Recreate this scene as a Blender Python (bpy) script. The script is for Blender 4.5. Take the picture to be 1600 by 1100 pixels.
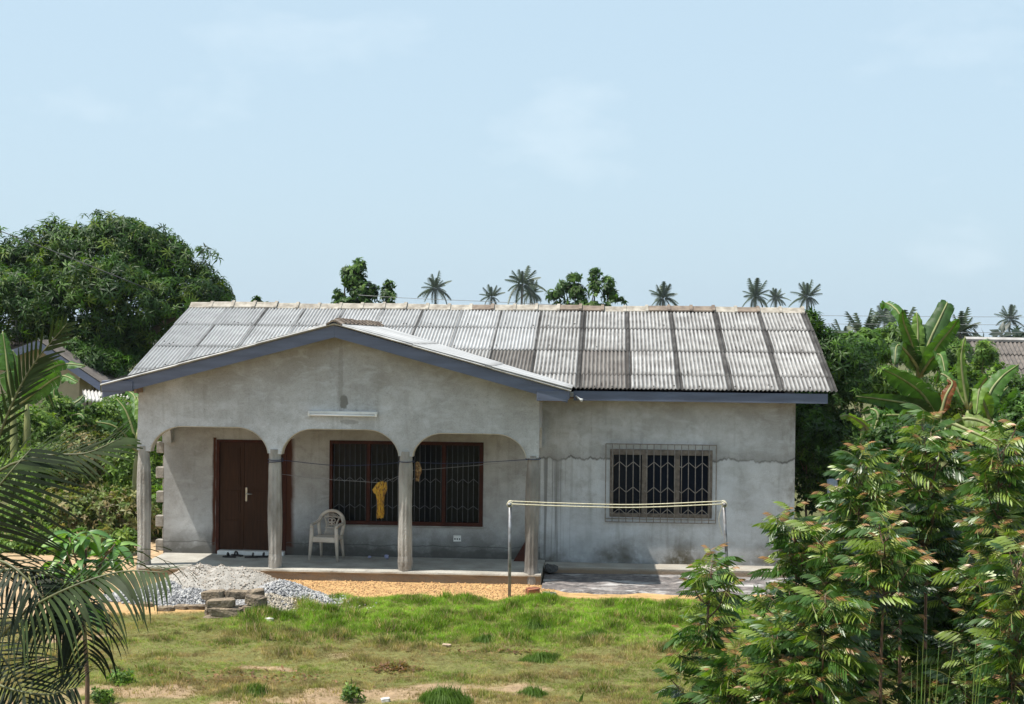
import bpy, bmesh, random
import numpy as np
from math import *
from mathutils import Vector, Matrix
random.seed(7)
rng = np.random.default_rng(7)
for o in list(bpy.data.objects): bpy.data.objects.remove(o)
scn = bpy.context.scene
COL = scn.collection
R_ = radians

# ------------------------------------------------------------------ camera
FPX = 2450.0; RHO = R_(0.6); ALPHA = atan(20 / FPX); PSI = atan(155 / FPX); EYE = 3.97
right0 = Vector((cos(PSI), sin(PSI), 0)); fwd0 = Vector((-sin(PSI), cos(PSI), 0)); up0 = Vector((0, 0, 1))
fwd = fwd0 * cos(ALPHA) - up0 * sin(ALPHA)
upc = fwd0 * sin(ALPHA) + up0 * cos(ALPHA)
cR = right0 * cos(RHO) + upc * sin(RHO)
cU = -right0 * sin(RHO) + upc * cos(RHO)
cam_d = bpy.data.cameras.new('camera'); cam = bpy.data.objects.new('camera', cam_d); COL.objects.link(cam)
m = Matrix((cR, cU, -fwd)).transposed().to_4x4(); m.translation = Vector((0, 0, EYE)); cam.matrix_world = m
cam_d.sensor_width = 36; cam_d.lens = FPX / 1600 * 36; cam_d.clip_start = 0.5; cam_d.clip_end = 6000
scn.camera = cam

# ------------------------------------------------------------------ sky, sun, exposure
SUNV = Vector((-0.467, -0.155, 1.0)).normalized()          # towards the sun
SUN_EL = asin(SUNV.z); SUN_AZ = atan2(SUNV.x, SUNV.y)
w = bpy.data.worlds.new('World'); scn.world = w; w.use_nodes = True
nt = w.node_tree; nt.nodes.clear()
wo = nt.nodes.new('ShaderNodeOutputWorld'); bg = nt.nodes.new('ShaderNodeBackground')
sky = nt.nodes.new('ShaderNodeTexSky'); sky.sky_type = 'NISHITA'; sky.sun_disc = False
sky.sun_elevation = SUN_EL; sky.sun_rotation = SUN_AZ
sky.air_density = 1.0; sky.dust_density = 2.5; sky.ozone_density = 1.0; sky.altitude = 20
SKY_STRENGTH = 0.108
bg.inputs['Strength'].default_value = SKY_STRENGTH
mixh = nt.nodes.new('ShaderNodeMix'); mixh.data_type = 'RGBA'; mixh.inputs['Factor'].default_value = 0.80   # thin humid veil over the whole sky
mixh.inputs['B'].default_value = (3.88, 5.08, 5.95, 1)
tc = nt.nodes.new('ShaderNodeTexCoord'); mp = nt.nodes.new('ShaderNodeMapping'); mp.inputs['Scale'].default_value = (1, 1, 2.2)
nz = nt.nodes.new('ShaderNodeTexNoise'); nz.inputs['Scale'].default_value = 7.5; nz.inputs['Detail'].default_value = 7; nz.inputs['Roughness'].default_value = 0.55
cr = nt.nodes.new('ShaderNodeValToRGB'); cr.color_ramp.elements[0].position = 0.56; cr.color_ramp.elements[1].position = 0.82
cr.color_ramp.elements[0].color = (0, 0, 0, 1); cr.color_ramp.elements[1].color = (0.30, 0.30, 0.30, 1)
mixc = nt.nodes.new('ShaderNodeMix'); mixc.data_type = 'RGBA'; mixc.inputs['B'].default_value = (6.2, 6.9, 7.3, 1)
L = nt.links.new
L(sky.outputs[0], mixh.inputs['A']); L(tc.outputs['Generated'], mp.inputs[0]); L(mp.outputs[0], nz.inputs['Vector'])
L(nz.outputs['Fac'], cr.inputs[0]); L(cr.outputs[0], mixc.inputs['Factor']); L(mixh.outputs['Result'], mixc.inputs['A'])
L(mixc.outputs['Result'], bg.inputs[0]); L(bg.outputs[0], wo.inputs[0])
sd = bpy.data.lights.new('sun', 'SUN'); sd.energy = 5.0; sd.angle = R_(0.5); sd.color = (1.0, 0.95, 0.87)
so = bpy.data.objects.new('sun', sd); COL.objects.link(so); so.rotation_euler = SUNV.to_track_quat('Z', 'Y').to_euler(); so.location = (0, 0, 30)
scn.view_settings.view_transform = 'Standard'; scn.view_settings.look = 'None'
scn.view_settings.exposure = 0.58; scn.view_settings.gamma = 1; scn.view_settings.use_curve_mapping = False
scn.cycles.max_bounces = 6; scn.cycles.transparent_max_bounces = 6

# ------------------------------------------------------------------ helpers
def ray(px, py):
    u = (px - 800) / FPX; v = (550 - py) / FPX
    return fwd + cR * u + cU * v
def at(px, py, Y):
    d = ray(px, py); return Vector((0, 0, EYE)) + d * (Y / d.y)
def gnd(px, py, z):
    d = ray(px, py); return Vector((0, 0, EYE)) + d * ((z - EYE) / d.z)
def PX(Y): return Y / FPX                     # metres per photo pixel at depth Y

def tag(o, label=None, cat=None, group=None, kind=None):
    if label: o['label'] = label
    if cat: o['category'] = cat
    if group: o['group'] = group
    if kind: o['kind'] = kind
    return o
def empty(name, loc=(0, 0, 0), label=None, cat=None, group=None):
    o = bpy.data.objects.new(name, None); COL.objects.link(o); o.location = loc; o.empty_display_size = .2
    return tag(o, label, cat, group)
def wloc(p):
    v = Vector((0, 0, 0))
    while p is not None: v = v + p.location; p = p.parent
    return v
def link(name, me, parent=None, mat=None, smooth=False):
    o = bpy.data.objects.new(name, me); COL.objects.link(o)
    if mat is not None and len(me.materials) == 0:
        for mm in (mat if isinstance(mat, (list, tuple)) else [mat]): me.materials.append(mm)
    if smooth: me.polygons.foreach_set('use_smooth', [True] * len(me.polygons))
    if parent is not None: o.parent = parent
    return o
def obj(name, verts, faces, mat, parent=None, smooth=False, origin=None, mi=None):
    """verts in world coordinates; origin = world origin of the object (default: the parent's)."""
    base = wloc(parent); og = Vector(origin) if origin is not None else (base if parent is not None else None)
    if og is None: og = Vector((0, 0, 0))
    me = bpy.data.meshes.new(name)
    me.from_pydata([tuple(Vector(v) - og) for v in verts], [], faces); me.update()
    o = link(name, me, parent, mat, smooth); o.location = og - base
    if mi is not None: me.polygons.foreach_set('material_index', mi)
    return o
def bobj(name, bm, mat, parent=None, smooth=False, origin=None):
    base = wloc(parent); og = Vector(origin) if origin is not None else base
    bmesh.ops.translate(bm, verts=bm.verts, vec=-og)
    me = bpy.data.meshes.new(name); bm.to_mesh(me); bm.free()
    o = link(name, me, parent, mat, smooth); o.location = og - base
    return o
def box(bm, x0, x1, y0, y1, z0, z1, bev=0.0):
    r = bmesh.ops.create_cube(bm, size=1)
    vs = r['verts']
    bmesh.ops.scale(bm, verts=vs, vec=(x1 - x0, y1 - y0, z1 - z0)); bmesh.ops.translate(bm, verts=vs, vec=((x0 + x1) / 2, (y0 + y1) / 2, (z0 + z1) / 2))
    if bev > 0:
        es = list({e for v in vs for e in v.link_edges}); bmesh.ops.bevel(bm, geom=es, offset=bev, segments=1, affect='EDGES')
    return vs
def boxobj(name, x0, x1, y0, y1, z0, z1, mat, parent=None, bev=0.004, origin=None):
    bm = bmesh.new(); box(bm, x0, x1, y0, y1, z0, z1, bev); return bobj(name, bm, mat, parent, origin=origin)
def prism(bm, pts, y0, y1):
    """closed 2-D outline in x,z, extruded between y0 and y1"""
    vs = [bm.verts.new((x, y0, z)) for x, z in pts]; f = bm.faces.new(vs)
    r = bmesh.ops.extrude_face_region(bm, geom=[f]); nv = [v for v in r['geom'] if isinstance(v, bmesh.types.BMVert)]
    bmesh.ops.translate(bm, verts=nv, vec=(0, y1 - y0, 0))
    bmesh.ops.recalc_face_normals(bm, faces=bm.faces)
def tube(bm, pts, r, seg=8, caps=True):
    pts = [Vector(p) for p in pts]; n = len(pts); rs = r if isinstance(r, (list, tuple)) else [r] * n
    rings = []
    prev = None
    for i, p in enumerate(pts):
        t = (pts[min(i + 1, n - 1)] - pts[max(i - 1, 0)]).normalized()
        if prev is None:
            a = t.cross(Vector((0, 0, 1)) if abs(t.z) < .9 else Vector((1, 0, 0))).normalized()
        else:
            a = (prev - t * prev.dot(t)).normalized()
        prev = a; b = t.cross(a)
        rings.append([bm.verts.new(p + (a * cos(2 * pi * k / seg) + b * sin(2 * pi * k / seg)) * rs[i]) for k in range(seg)])
    for i in range(n - 1):
        for k in range(seg): bm.faces.new((rings[i][k], rings[i][(k + 1) % seg], rings[i + 1][(k + 1) % seg], rings[i + 1][k]))
    if caps: bm.faces.new(rings[0][::-1]); bm.faces.new(rings[-1])
def tubeobj(name, pts, r, mat, parent=None, seg=8, smooth=True, origin=None):
    bm = bmesh.new(); tube(bm, pts, r, seg); return bobj(name, bm, mat, parent, smooth, origin)
def bez(ps, n):
    """smooth curve through control points (Catmull-Rom)"""
    P = [Vector(p) for p in ps]; P = [P[0] * 2 - P[1]] + P + [P[-1] * 2 - P[-2]]; out = []
    segs = len(P) - 3
    for i in range(n + 1):
        s = i / n * segs; k = min(int(s), segs - 1); t = s - k
        a, b, c, d = P[k:k + 4]
        out.append(0.5 * ((2 * b) + (c - a) * t + (2 * a - 5 * b + 4 * c - d) * t * t + (3 * b - a - 3 * c + d) * t ** 3))
    return out
def vnoise(x, y, scale=1.0, seed=0, oct=3):
    x = np.asarray(x, float) * scale; y = np.asarray(y, float) * scale; tot = 0; amp = 1; s = 0
    for o in range(oct):
        xi = np.floor(x).astype(np.int64); yi = np.floor(y).astype(np.int64); xf = x - xi; yf = y - yi
        u = xf * xf * (3 - 2 * xf); v = yf * yf * (3 - 2 * yf)
        def h(a, b):
            n = (a * 374761393 + b * 668265263 + (seed + o) * 982451653) & 0x7fffffff
            n = ((n ^ (n >> 13)) * 1274126177) & 0x7fffffff
            return ((n ^ (n >> 16)) & 0xffff) / 65535.0
        val = (h(xi, yi) * (1 - u) + h(xi + 1, yi) * u) * (1 - v) + (h(xi, yi + 1) * (1 - u) + h(xi + 1, yi + 1) * u) * v
        tot = tot + val * amp; s += amp; amp *= .5; x = x * 2.03 + 17.1; y = y * 2.03 + 5.3
    return tot / s
def sstep(a, b, x):
    t = np.clip((np.asarray(x, float) - a) / (b - a), 0, 1); return t * t * (3 - 2 * t)

# joined scatter: many small copies of a template in one mesh
def frames(d, up=None, roll=None):
    d = d / np.linalg.norm(d, axis=1, keepdims=True)
    if up is None: up = np.tile(np.array([0, 0, 1.0]), (len(d), 1))
    s = np.cross(up, d); n = np.linalg.norm(s, axis=1, keepdims=True); s = np.where(n < 1e-4, np.array([[0, 1.0, 0]]), s / np.maximum(n, 1e-6))
    u = np.cross(d, s)
    if roll is not None:
        c = np.cos(roll)[:, None]; q = np.sin(roll)[:, None]; s, u = s * c + u * q, u * c - s * q
    return np.stack([d, s, u], axis=2)           # columns: x, y, z axes
def mesh_np(name, V, T, C=None):
    me = bpy.data.meshes.new(name); nv = len(V); ntri = len(T)
    me.vertices.add(nv); me.vertices.foreach_set('co', np.ascontiguousarray(V, np.float32).ravel())
    me.loops.add(ntri * 3); me.loops.foreach_set('vertex_index', np.ascontiguousarray(T, np.int32).ravel())
    me.polygons.add(ntri); me.polygons.foreach_set('loop_start', np.arange(0, ntri * 3, 3, dtype=np.int32))
    try: me.polygons.foreach_set('loop_total', np.full(ntri, 3, np.int32))
    except Exception: pass
    if C is not None:
        at_ = me.attributes.new('Col', 'FLOAT_COLOR', 'POINT')
        cc = np.ones((nv, 4), np.float32); cc[:, :3] = C; at_.data.foreach_set('color', cc.ravel())
    me.update(calc_edges=True); me.validate()
    return me
def scatter(name, tmpl, pos, rot, scale, col, mat, parent=None, origin=(0, 0, 0), smooth=False):
    tv, tt = tmpl[0], tmpl[1]; N = len(pos)
    sc = np.asarray(scale, float); sc = sc[:, None] if sc.ndim == 1 else sc
    V = np.einsum('nij,nkj->nki', rot, tv[None] * sc[:, None, :]) + np.asarray(pos)[:, None, :] - np.array(origin)[None, None, :]
    T = tt[None] + (np.arange(N) * len(tv))[:, None, None]
    C = np.repeat(np.asarray(col)[:, None, :], len(tv), axis=1).reshape(-1, 3)
    if len(tmpl) > 2: C = C * np.tile(tmpl[2], N)[:, None]
    me = mesh_np(name, V.reshape(-1, 3), T.reshape(-1, 3), C)
    o = link(name, me, parent, mat, smooth)
    o.location = Vector(origin) - wloc(parent) if parent is not None else Vector(origin)
    return o

# ------------------------------------------------------------------ materials
def new_mat(name):
    m = bpy.data.materials.new(name); m.use_nodes = True; t = m.node_tree
    return m, t, t.nodes['Principled BSDF'], t.links.new
def N(t, ty, **k):
    n = t.nodes.new(ty)
    for a, b in k.items():
        if hasattr(n, a): setattr(n, a, b)
        else: n.inputs[a].default_value = b
    return n
def ramp(t, src, stops):
    r = t.nodes.new('ShaderNodeValToRGB'); el = r.color_ramp.elements
    while len(el) < len(stops): el.new(0.5)
    for e, (p, c) in zip(el, stops):
        e.position = p; e.color = (c, c, c, 1) if isinstance(c, (int, float)) else (*c, 1)
    t.links.new(src, r.inputs[0]); return r.outputs[0]
def noise(t, vec, scale, detail=5, rough=.55, dist=0):
    n = t.nodes.new('ShaderNodeTexNoise'); n.inputs['Scale'].default_value = scale; n.inputs['Detail'].default_value = detail
    n.inputs['Roughness'].default_value = rough; n.inputs['Distortion'].default_value = dist
    t.links.new(vec, n.inputs['Vector']); return n.outputs['Fac']
def vscale(t, vec, s, off=(0, 0, 0)):
    n = t.nodes.new('ShaderNodeMapping'); n.inputs['Scale'].default_value = s; n.inputs['Location'].default_value = off
    t.links.new(vec, n.inputs['Vector']); return n.outputs[0]
def mixc_(t, fac, a, b, mode='MIX'):
    n = t.nodes.new('ShaderNodeMix'); n.data_type = 'RGBA'; n.blend_type = mode
    for s, v in (('Factor', fac), ('A', a), ('B', b)):
        if isinstance(v, (int, float)): n.inputs[s].default_value = v
        elif isinstance(v, tuple): n.inputs[s].default_value = (*v, 1)
        else: t.links.new(v, n.inputs[s])
    return n.outputs['Result']
def math_(t, op, a, b=0.0, c=None, clamp=False):
    n = t.nodes.new('ShaderNodeMath'); n.operation = op; n.use_clamp = clamp
    for i, v in enumerate((a, b) if c is None else (a, b, c)):
        if isinstance(v, (int, float)): n.inputs[i].default_value = v
        else: t.links.new(v, n.inputs[i])
    return n.outputs[0]
def pos_(t): return t.nodes.new('ShaderNodeNewGeometry').outputs['Position']
def bump(t, p, h, strength=.3, dist=.02):
    b = t.nodes.new('ShaderNodeBump'); b.inputs['Strength'].default_value = strength; b.inputs['Distance'].default_value = dist
    t.links.new(h, b.inputs['Height']); t.links.new(b.outputs[0], p.inputs['Normal'])
def simple(name, c1, c2=None, scale=6, rough=.8, bmp=.2, bscale=40, bdist=.01, stretch=(1, 1, 1), metal=0, spec=.5):
    m, t, p, l = new_mat(name); P = vscale(t, pos_(t), stretch); c2 = c2 or tuple(x * .7 for x in c1)
    f = ramp(t, noise(t, P, scale, 6), [(.35, 0.0), (.65, 1.0)]); l(mixc_(t, f, c1, c2), p.inputs['Base Color'])
    p.inputs['Roughness'].default_value = rough; p.inputs['Metallic'].default_value = metal; p.inputs['Specular IOR Level'].default_value = spec
    if bmp: bump(t, p, noise(t, P, bscale, 6), bmp, bdist)
    return m
def leafmat(name, rough=.42, trans=.3, tint=(1.35, 1.5, .6), spec=.45):
    m, t, p, l = new_mat(name); a = t.nodes.new('ShaderNodeAttribute'); a.attribute_name = 'Col'
    f = noise(t, pos_(t), 9, 3); c = mixc_(t, 1.0, a.outputs['Color'], ramp(t, f, [(.3, .75), (.7, 1.25)]), 'MULTIPLY')
    l(c, p.inputs['Base Color']); p.inputs['Roughness'].default_value = rough; p.inputs['Specular IOR Level'].default_value = spec
    tr = t.nodes.new('ShaderNodeBsdfTranslucent'); l(mixc_(t, 1.0, c, tint, 'MULTIPLY'), tr.inputs['Color'])
    mx = t.nodes.new('ShaderNodeMixShader'); mx.inputs[0].default_value = trans
    l(p.outputs[0], mx.inputs[1]); l(tr.outputs[0], mx.inputs[2]); l(mx.outputs[0], t.nodes['Material Output'].inputs[0])
    return m
LEAF = leafmat('leaf_green', rough=.5, spec=.3, trans=.35); GRASS = leafmat('grass_blades', rough=.6, trans=.35, spec=.25)
FAR = leafmat('far_foliage', rough=.5, trans=.15)

def plaster(name, kind):
    m, t, p, l = new_mat(name); P = pos_(t)
    sx = t.nodes.new('ShaderNodeSeparateXYZ'); l(P, sx.inputs[0]); X, Z = sx.outputs[0], sx.outputs[2]
    c = mixc_(t, ramp(t, noise(t, P, 1.0, 6, .6, .4), [(.38, 0.), (.62, 1.)]), (.42, .425, .43), (.60, .615, .635))
    c = mixc_(t, ramp(t, noise(t, P, 3.2, 7, .65), [(.45, 0.), (.72, .6)]), c, (.31, .305, .295))
    c = mixc_(t, ramp(t, noise(t, P, 70, 4, .7), [(.45, 0.), (.72, .45)]), c, (.19, .19, .185))
    c = mixc_(t, ramp(t, noise(t, P, 28, 5, .7), [(.50, 0.), (.75, .5)]), c, (.50, .505, .51))
    c = mixc_(t, ramp(t, noise(t, vscale(t, P, (5, 5, .35)), 1.6, 5), [(.55, 0.), (.8, .55)]), c, (.22, .215, .20))
    top = math_(t, 'MULTIPLY', ramp(t, Z, [(0, 0.), (1, 1.)]), 1.0)
    # warm brown tint, growing towards the roof line
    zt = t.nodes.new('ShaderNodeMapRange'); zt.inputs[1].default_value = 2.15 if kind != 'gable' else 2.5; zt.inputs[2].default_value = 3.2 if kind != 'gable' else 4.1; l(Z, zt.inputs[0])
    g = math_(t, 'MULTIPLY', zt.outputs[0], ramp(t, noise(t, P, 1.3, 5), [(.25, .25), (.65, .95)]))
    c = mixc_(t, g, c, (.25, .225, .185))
    c = mixc_(t, ramp(t, noise(t, P, 4.5, 12, .74, .6), [(.50, 0.), (.64, .4), (.8, .6)]), c, (.28, .272, .258))
    c = mixc_(t, ramp(t, noise(t, vscale(t, P, (1, 1, 2.2), (5, 1, 3)), 2.6, 10, .7, .5), [(.50, 0.), (.66, .5)]), c, (.56, .58, .61))
    c = mixc_(t, ramp(t, noise(t, P, 75, 2, .5), [(.68, 0.), (.73, .8)]), c, (.12, .115, .105))
    if kind == 'wing':
        en = t.nodes.new('ShaderNodeMapRange'); en.inputs[1].default_value = 2.95; en.inputs[2].default_value = 3.28; l(X, en.inputs[0])
        c = mixc_(t, math_(t, 'MULTIPLY', en.outputs[0], ramp(t, noise(t, vscale(t, P, (1, 1, .5)), 4, 8, .7), [(.46, 0.), (.62, .8)])), c, (.19, .165, .135))
        wx = math_(t, 'ABSOLUTE', math_(t, 'SUBTRACT', X, .92)); ws = t.nodes.new('ShaderNodeMapRange'); ws.inputs[1].default_value = 1.15; ws.inputs[2].default_value = .85; l(wx, ws.inputs[0])
        zb1 = math_(t, 'LESS_THAN', Z, .72); c = mixc_(t, math_(t, 'MULTIPLY', math_(t, 'MULTIPLY', ws.outputs[0], zb1), ramp(t, noise(t, vscale(t, P, (9, 1, .8)), 1.2, 5), [(.50, 0.), (.7, .6)])), c, (.24, .23, .21))
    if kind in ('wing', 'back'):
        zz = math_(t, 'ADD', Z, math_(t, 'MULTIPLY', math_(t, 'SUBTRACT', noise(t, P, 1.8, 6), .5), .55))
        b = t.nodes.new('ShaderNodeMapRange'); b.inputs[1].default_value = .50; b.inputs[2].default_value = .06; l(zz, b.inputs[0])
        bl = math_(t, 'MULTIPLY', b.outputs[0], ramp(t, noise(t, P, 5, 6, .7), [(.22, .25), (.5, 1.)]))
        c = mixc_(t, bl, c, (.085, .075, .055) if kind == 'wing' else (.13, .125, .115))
    if kind == 'wing':
        # crack of the lintel course, with a dark weep above it and a paler patch below it
        n1 = noise(t, vscale(t, P, (1, 0, 0)), 1.7, 7, .62)
        zc = math_(t, 'ADD', 1.56, math_(t, 'MULTIPLY', n1, .56)); d = math_(t, 'SUBTRACT', Z, zc)
        ab = math_(t, 'ABSOLUTE', d); line = t.nodes.new('ShaderNodeMapRange'); line.inputs[1].default_value = .03; line.inputs[2].default_value = .006; l(ab, line.inputs[0])
        up = t.nodes.new('ShaderNodeMapRange'); up.inputs[1].default_value = .5; up.inputs[2].default_value = 0; l(d, up.inputs[0])
        above = math_(t, 'GREATER_THAN', d, 0.0); weep = math_(t, 'MULTIPLY', math_(t, 'MULTIPLY', above, math_(t, 'POWER', up.outputs[0], 2.6)), ramp(t, noise(t, P, 2.3, 6), [(.3, .25), (.6, .95)]))
        c = mixc_(t, math_(t, 'MULTIPLY', weep, .8), c, (.21, .205, .195))
        pale = math_(t, 'MULTIPLY', math_(t, 'SUBTRACT', 1.0, above), ramp(t, noise(t, P, 1.1, 4), [(.4, 0.), (.65, .55)]))
        c = mixc_(t, pale, c, (.60, .63, .67))
        c = mixc_(t, math_(t, 'MULTIPLY', line.outputs[0], ramp(t, noise(t, P, 3.5, 6, .7), [(.35, .15), (.6, .8)])), c, (.09, .085, .08))
        # rain streaks beside the porch
        sxm = t.nodes.new('ShaderNodeMapRange'); sxm.inputs[1].default_value = -.55; sxm.inputs[2].default_value = -1.0; l(X, sxm.inputs[0])
        st = math_(t, 'MULTIPLY', sxm.outputs[0], ramp(t, noise(t, vscale(t, P, (22, 1, .25)), 1.0, 4), [(.5, 0.), (.62, .7)]))
        c = mixc_(t, math_(t, 'MULTIPLY', st, math_(t, 'SUBTRACT', 1.0, above)), c, (.13, .125, .12))
    if kind == 'gable':
        # old fixture patch and its weep under the apex
        for (cx, cz, rx, rz, k, cc) in ((-4.555, 2.86, .075, .15, .85, (.15, .145, .13)), (-4.62, 3.3, .05, .8, .35, (.2, .19, .17)), (-4.47, 2.52, .16, .05, .45, (.16, .155, .14))):
            dx = math_(t, 'DIVIDE', math_(t, 'SUBTRACT', X, cx), rx); dz = math_(t, 'DIVIDE', math_(t, 'SUBTRACT', Z, cz), rz)
            r = math_(t, 'ADD', math_(t, 'MULTIPLY', dx, dx), math_(t, 'MULTIPLY', dz, dz)); r = math_(t, 'ADD', r, math_(t, 'MULTIPLY', math_(t, 'SUBTRACT', noise(t, P, 14, 4), .5), 1.6))
            c = mixc_(t, math_(t, 'MULTIPLY', ramp(t, r, [(.55, 1.), (1.0, 0.)]), k), c, cc)
    if kind == 'back':
        # reddish-brown paint smeared on the plaster on both sides of the door
        for cx, s in ((-7.20, .05), (-5.83, .12)):
            dx = math_(t, 'ABSOLUTE', math_(t, 'SUBTRACT', X, math_(t, 'ADD', cx, math_(t, 'MULTIPLY', math_(t, 'SUBTRACT', noise(t, vscale(t, P, (1, 1, .6)), 5, 5), .5), .07))))
            mr = t.nodes.new('ShaderNodeMapRange'); mr.inputs[1].default_value = s; mr.inputs[2].default_value = s * .35; l(dx, mr.inputs[0])
            zl = math_(t, 'LESS_THAN', Z, 2.12)
            c = mixc_(t, math_(t, 'MULTIPLY', mr.outputs[0], zl), c, (.085, .032, .018))
        d = math_(t, 'ABSOLUTE', math_(t, 'SUBTRACT', Z, math_(t, 'ADD', .21, math_(t, 'MULTIPLY', math_(t, 'SUBTRACT', noise(t, vscale(t, P, (1, 0, 0)), 3, 5), .5), .14))))
        mr = t.nodes.new('ShaderNodeMapRange'); mr.inputs[1].default_value = .012; mr.inputs[2].default_value = .003; l(d, mr.inputs[0]); c = mixc_(t, math_(t, 'MULTIPLY', mr.outputs[0], .7), c, (.1, .1, .095))
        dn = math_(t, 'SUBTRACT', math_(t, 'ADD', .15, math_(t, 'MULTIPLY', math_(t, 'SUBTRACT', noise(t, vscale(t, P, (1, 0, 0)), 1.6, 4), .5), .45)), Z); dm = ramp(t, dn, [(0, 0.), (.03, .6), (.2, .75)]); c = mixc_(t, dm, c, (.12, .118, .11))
    if kind == 'back': c = mixc_(t, 1.0, c, (.80, .79, .77), 'MULTIPLY')  # porch shade put into the colour: the whole back wall is darkened
    l(c, p.inputs['Base Color']); p.inputs['Roughness'].default_value = .93; p.inputs['Specular IOR Level'].default_value = .2
    h = math_(t, 'ADD', noise(t, P, 6, 6, .6), math_(t, 'MULTIPLY', noise(t, P, 90, 4, .7), .35)); bump(t, p, h, .55, .012)
    return m
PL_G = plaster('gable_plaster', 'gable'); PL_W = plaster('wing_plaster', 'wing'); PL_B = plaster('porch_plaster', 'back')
CONC = simple('raw_concrete', (.36, .35, .33), (.22, .21, .19), 5, .92, .6, 45, .012)
PILLAR = simple('pillar_concrete', (.40, .39, .365), (.17, .155, .135), 3.2, .9, .8, 50, .02, stretch=(1, 1, .45))
BLOCK = simple('concrete_block', (.33, .305, .27), (.20, .18, .15), 9, .95, .8, 60, .015)
OLDBLOCK = simple('old_block', (.30, .235, .165), (.10, .078, .058), 7, .95, 1.0, 22, .05)
FASCIA = simple('painted_fascia', (.105, .125, .185), (.075, .088, .13), 4, .6, .25, 30, .004, stretch=(.4, 1, 3))
WOODBARE = simple('bare_wood', (.30, .19, .12), (.2, .12, .08), 9, .8, .2)
DOORM = simple('door_wood', (.052, .021, .009), (.032, .012, .005), 5, .5, .15, 40, .003, stretch=(6, 1, .5), spec=.15)
WINFR = simple('window_wood', (.060, .016, .008), (.035, .010, .006), 5, .6, .15, 40, .003, spec=.15)
OLDWOOD = simple('weathered_wood', (.20, .165, .135), (.10, .082, .068), 12, .85, .5, 60, .006, stretch=(1, 1, 1))
IRON = simple('old_iron_bars', (.26, .235, .21), (.16, .14, .12), 20, .7, .2)
DKIRON = simple('dark_iron_bars', (.13, .14, .16), (.08, .085, .095), 20, .6, .1)
STEEL = simple('galvanised_pipe', (.26, .27, .29), (.13, .12, .115), 9, .5, .3, 60, .003, metal=.35)
WHITE = simple('white_enamel', (.78, .78, .76), (.62, .61, .58), 5, .35, .0)
TUBEM = simple('tube_glass', (.82, .84, .85), (.78, .8, .82), 5, .25, .0)
PLASTIC = simple('chair_plastic', (.58, .51, .43), (.47, .40, .33), 7, .45, .1, 60, .002)
CHROME = simple('door_metal', (.45, .44, .42), (.35, .34, .32), 5, .25, 0, metal=.9)
def glass(name, c):
    m, t, p, l = new_mat(name); p.inputs['Base Color'].default_value = (*c, 1); p.inputs['Roughness'].default_value = .12
    p.inputs['Specular IOR Level'].default_value = .12; return m
GLASS = glass('dark_louvre_glass', (.006, .008, .010)); GLASS2 = glass('blue_black_glass', (.006, .009, .018))
CURTAIN = simple('dark_interior_cloth', (.012, .014, .018), (.008, .008, .01), 4, .9, 0)
ROPE = simple('pale_rope', (.62, .58, .42), (.45, .40, .28), 30, .8, .2); BLUEROPE = simple('blue_rope', (.03, .045, .10), (.02, .03, .07), 30, .6, 0)
WIRE = simple('dark_wire', (.04, .045, .05), (.03, .03, .035), 3, .6, 0); GREYWIRE = simple('grey_wire', (.25, .25, .26), (.2, .2, .2), 3, .5, 0)
BARK = simple('bark', (.115, .085, .06), (.06, .045, .035), 7, .9, .8, 25, .03, stretch=(1, 1, .4))
STEM = simple('reddish_stem', (.14, .075, .045), (.09, .06, .035), 12, .7, .3)
PALMTRUNK = simple('palm_trunk', (.22, .19, .16), (.12, .10, .085), 3, .9, .6, 20, .04, stretch=(1, 1, 6))
BSTEM = simple('banana_stem', (.24, .27, .10), (.13, .13, .05), 6, .6, .3, 20, .01, stretch=(1, 1, .3))

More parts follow.
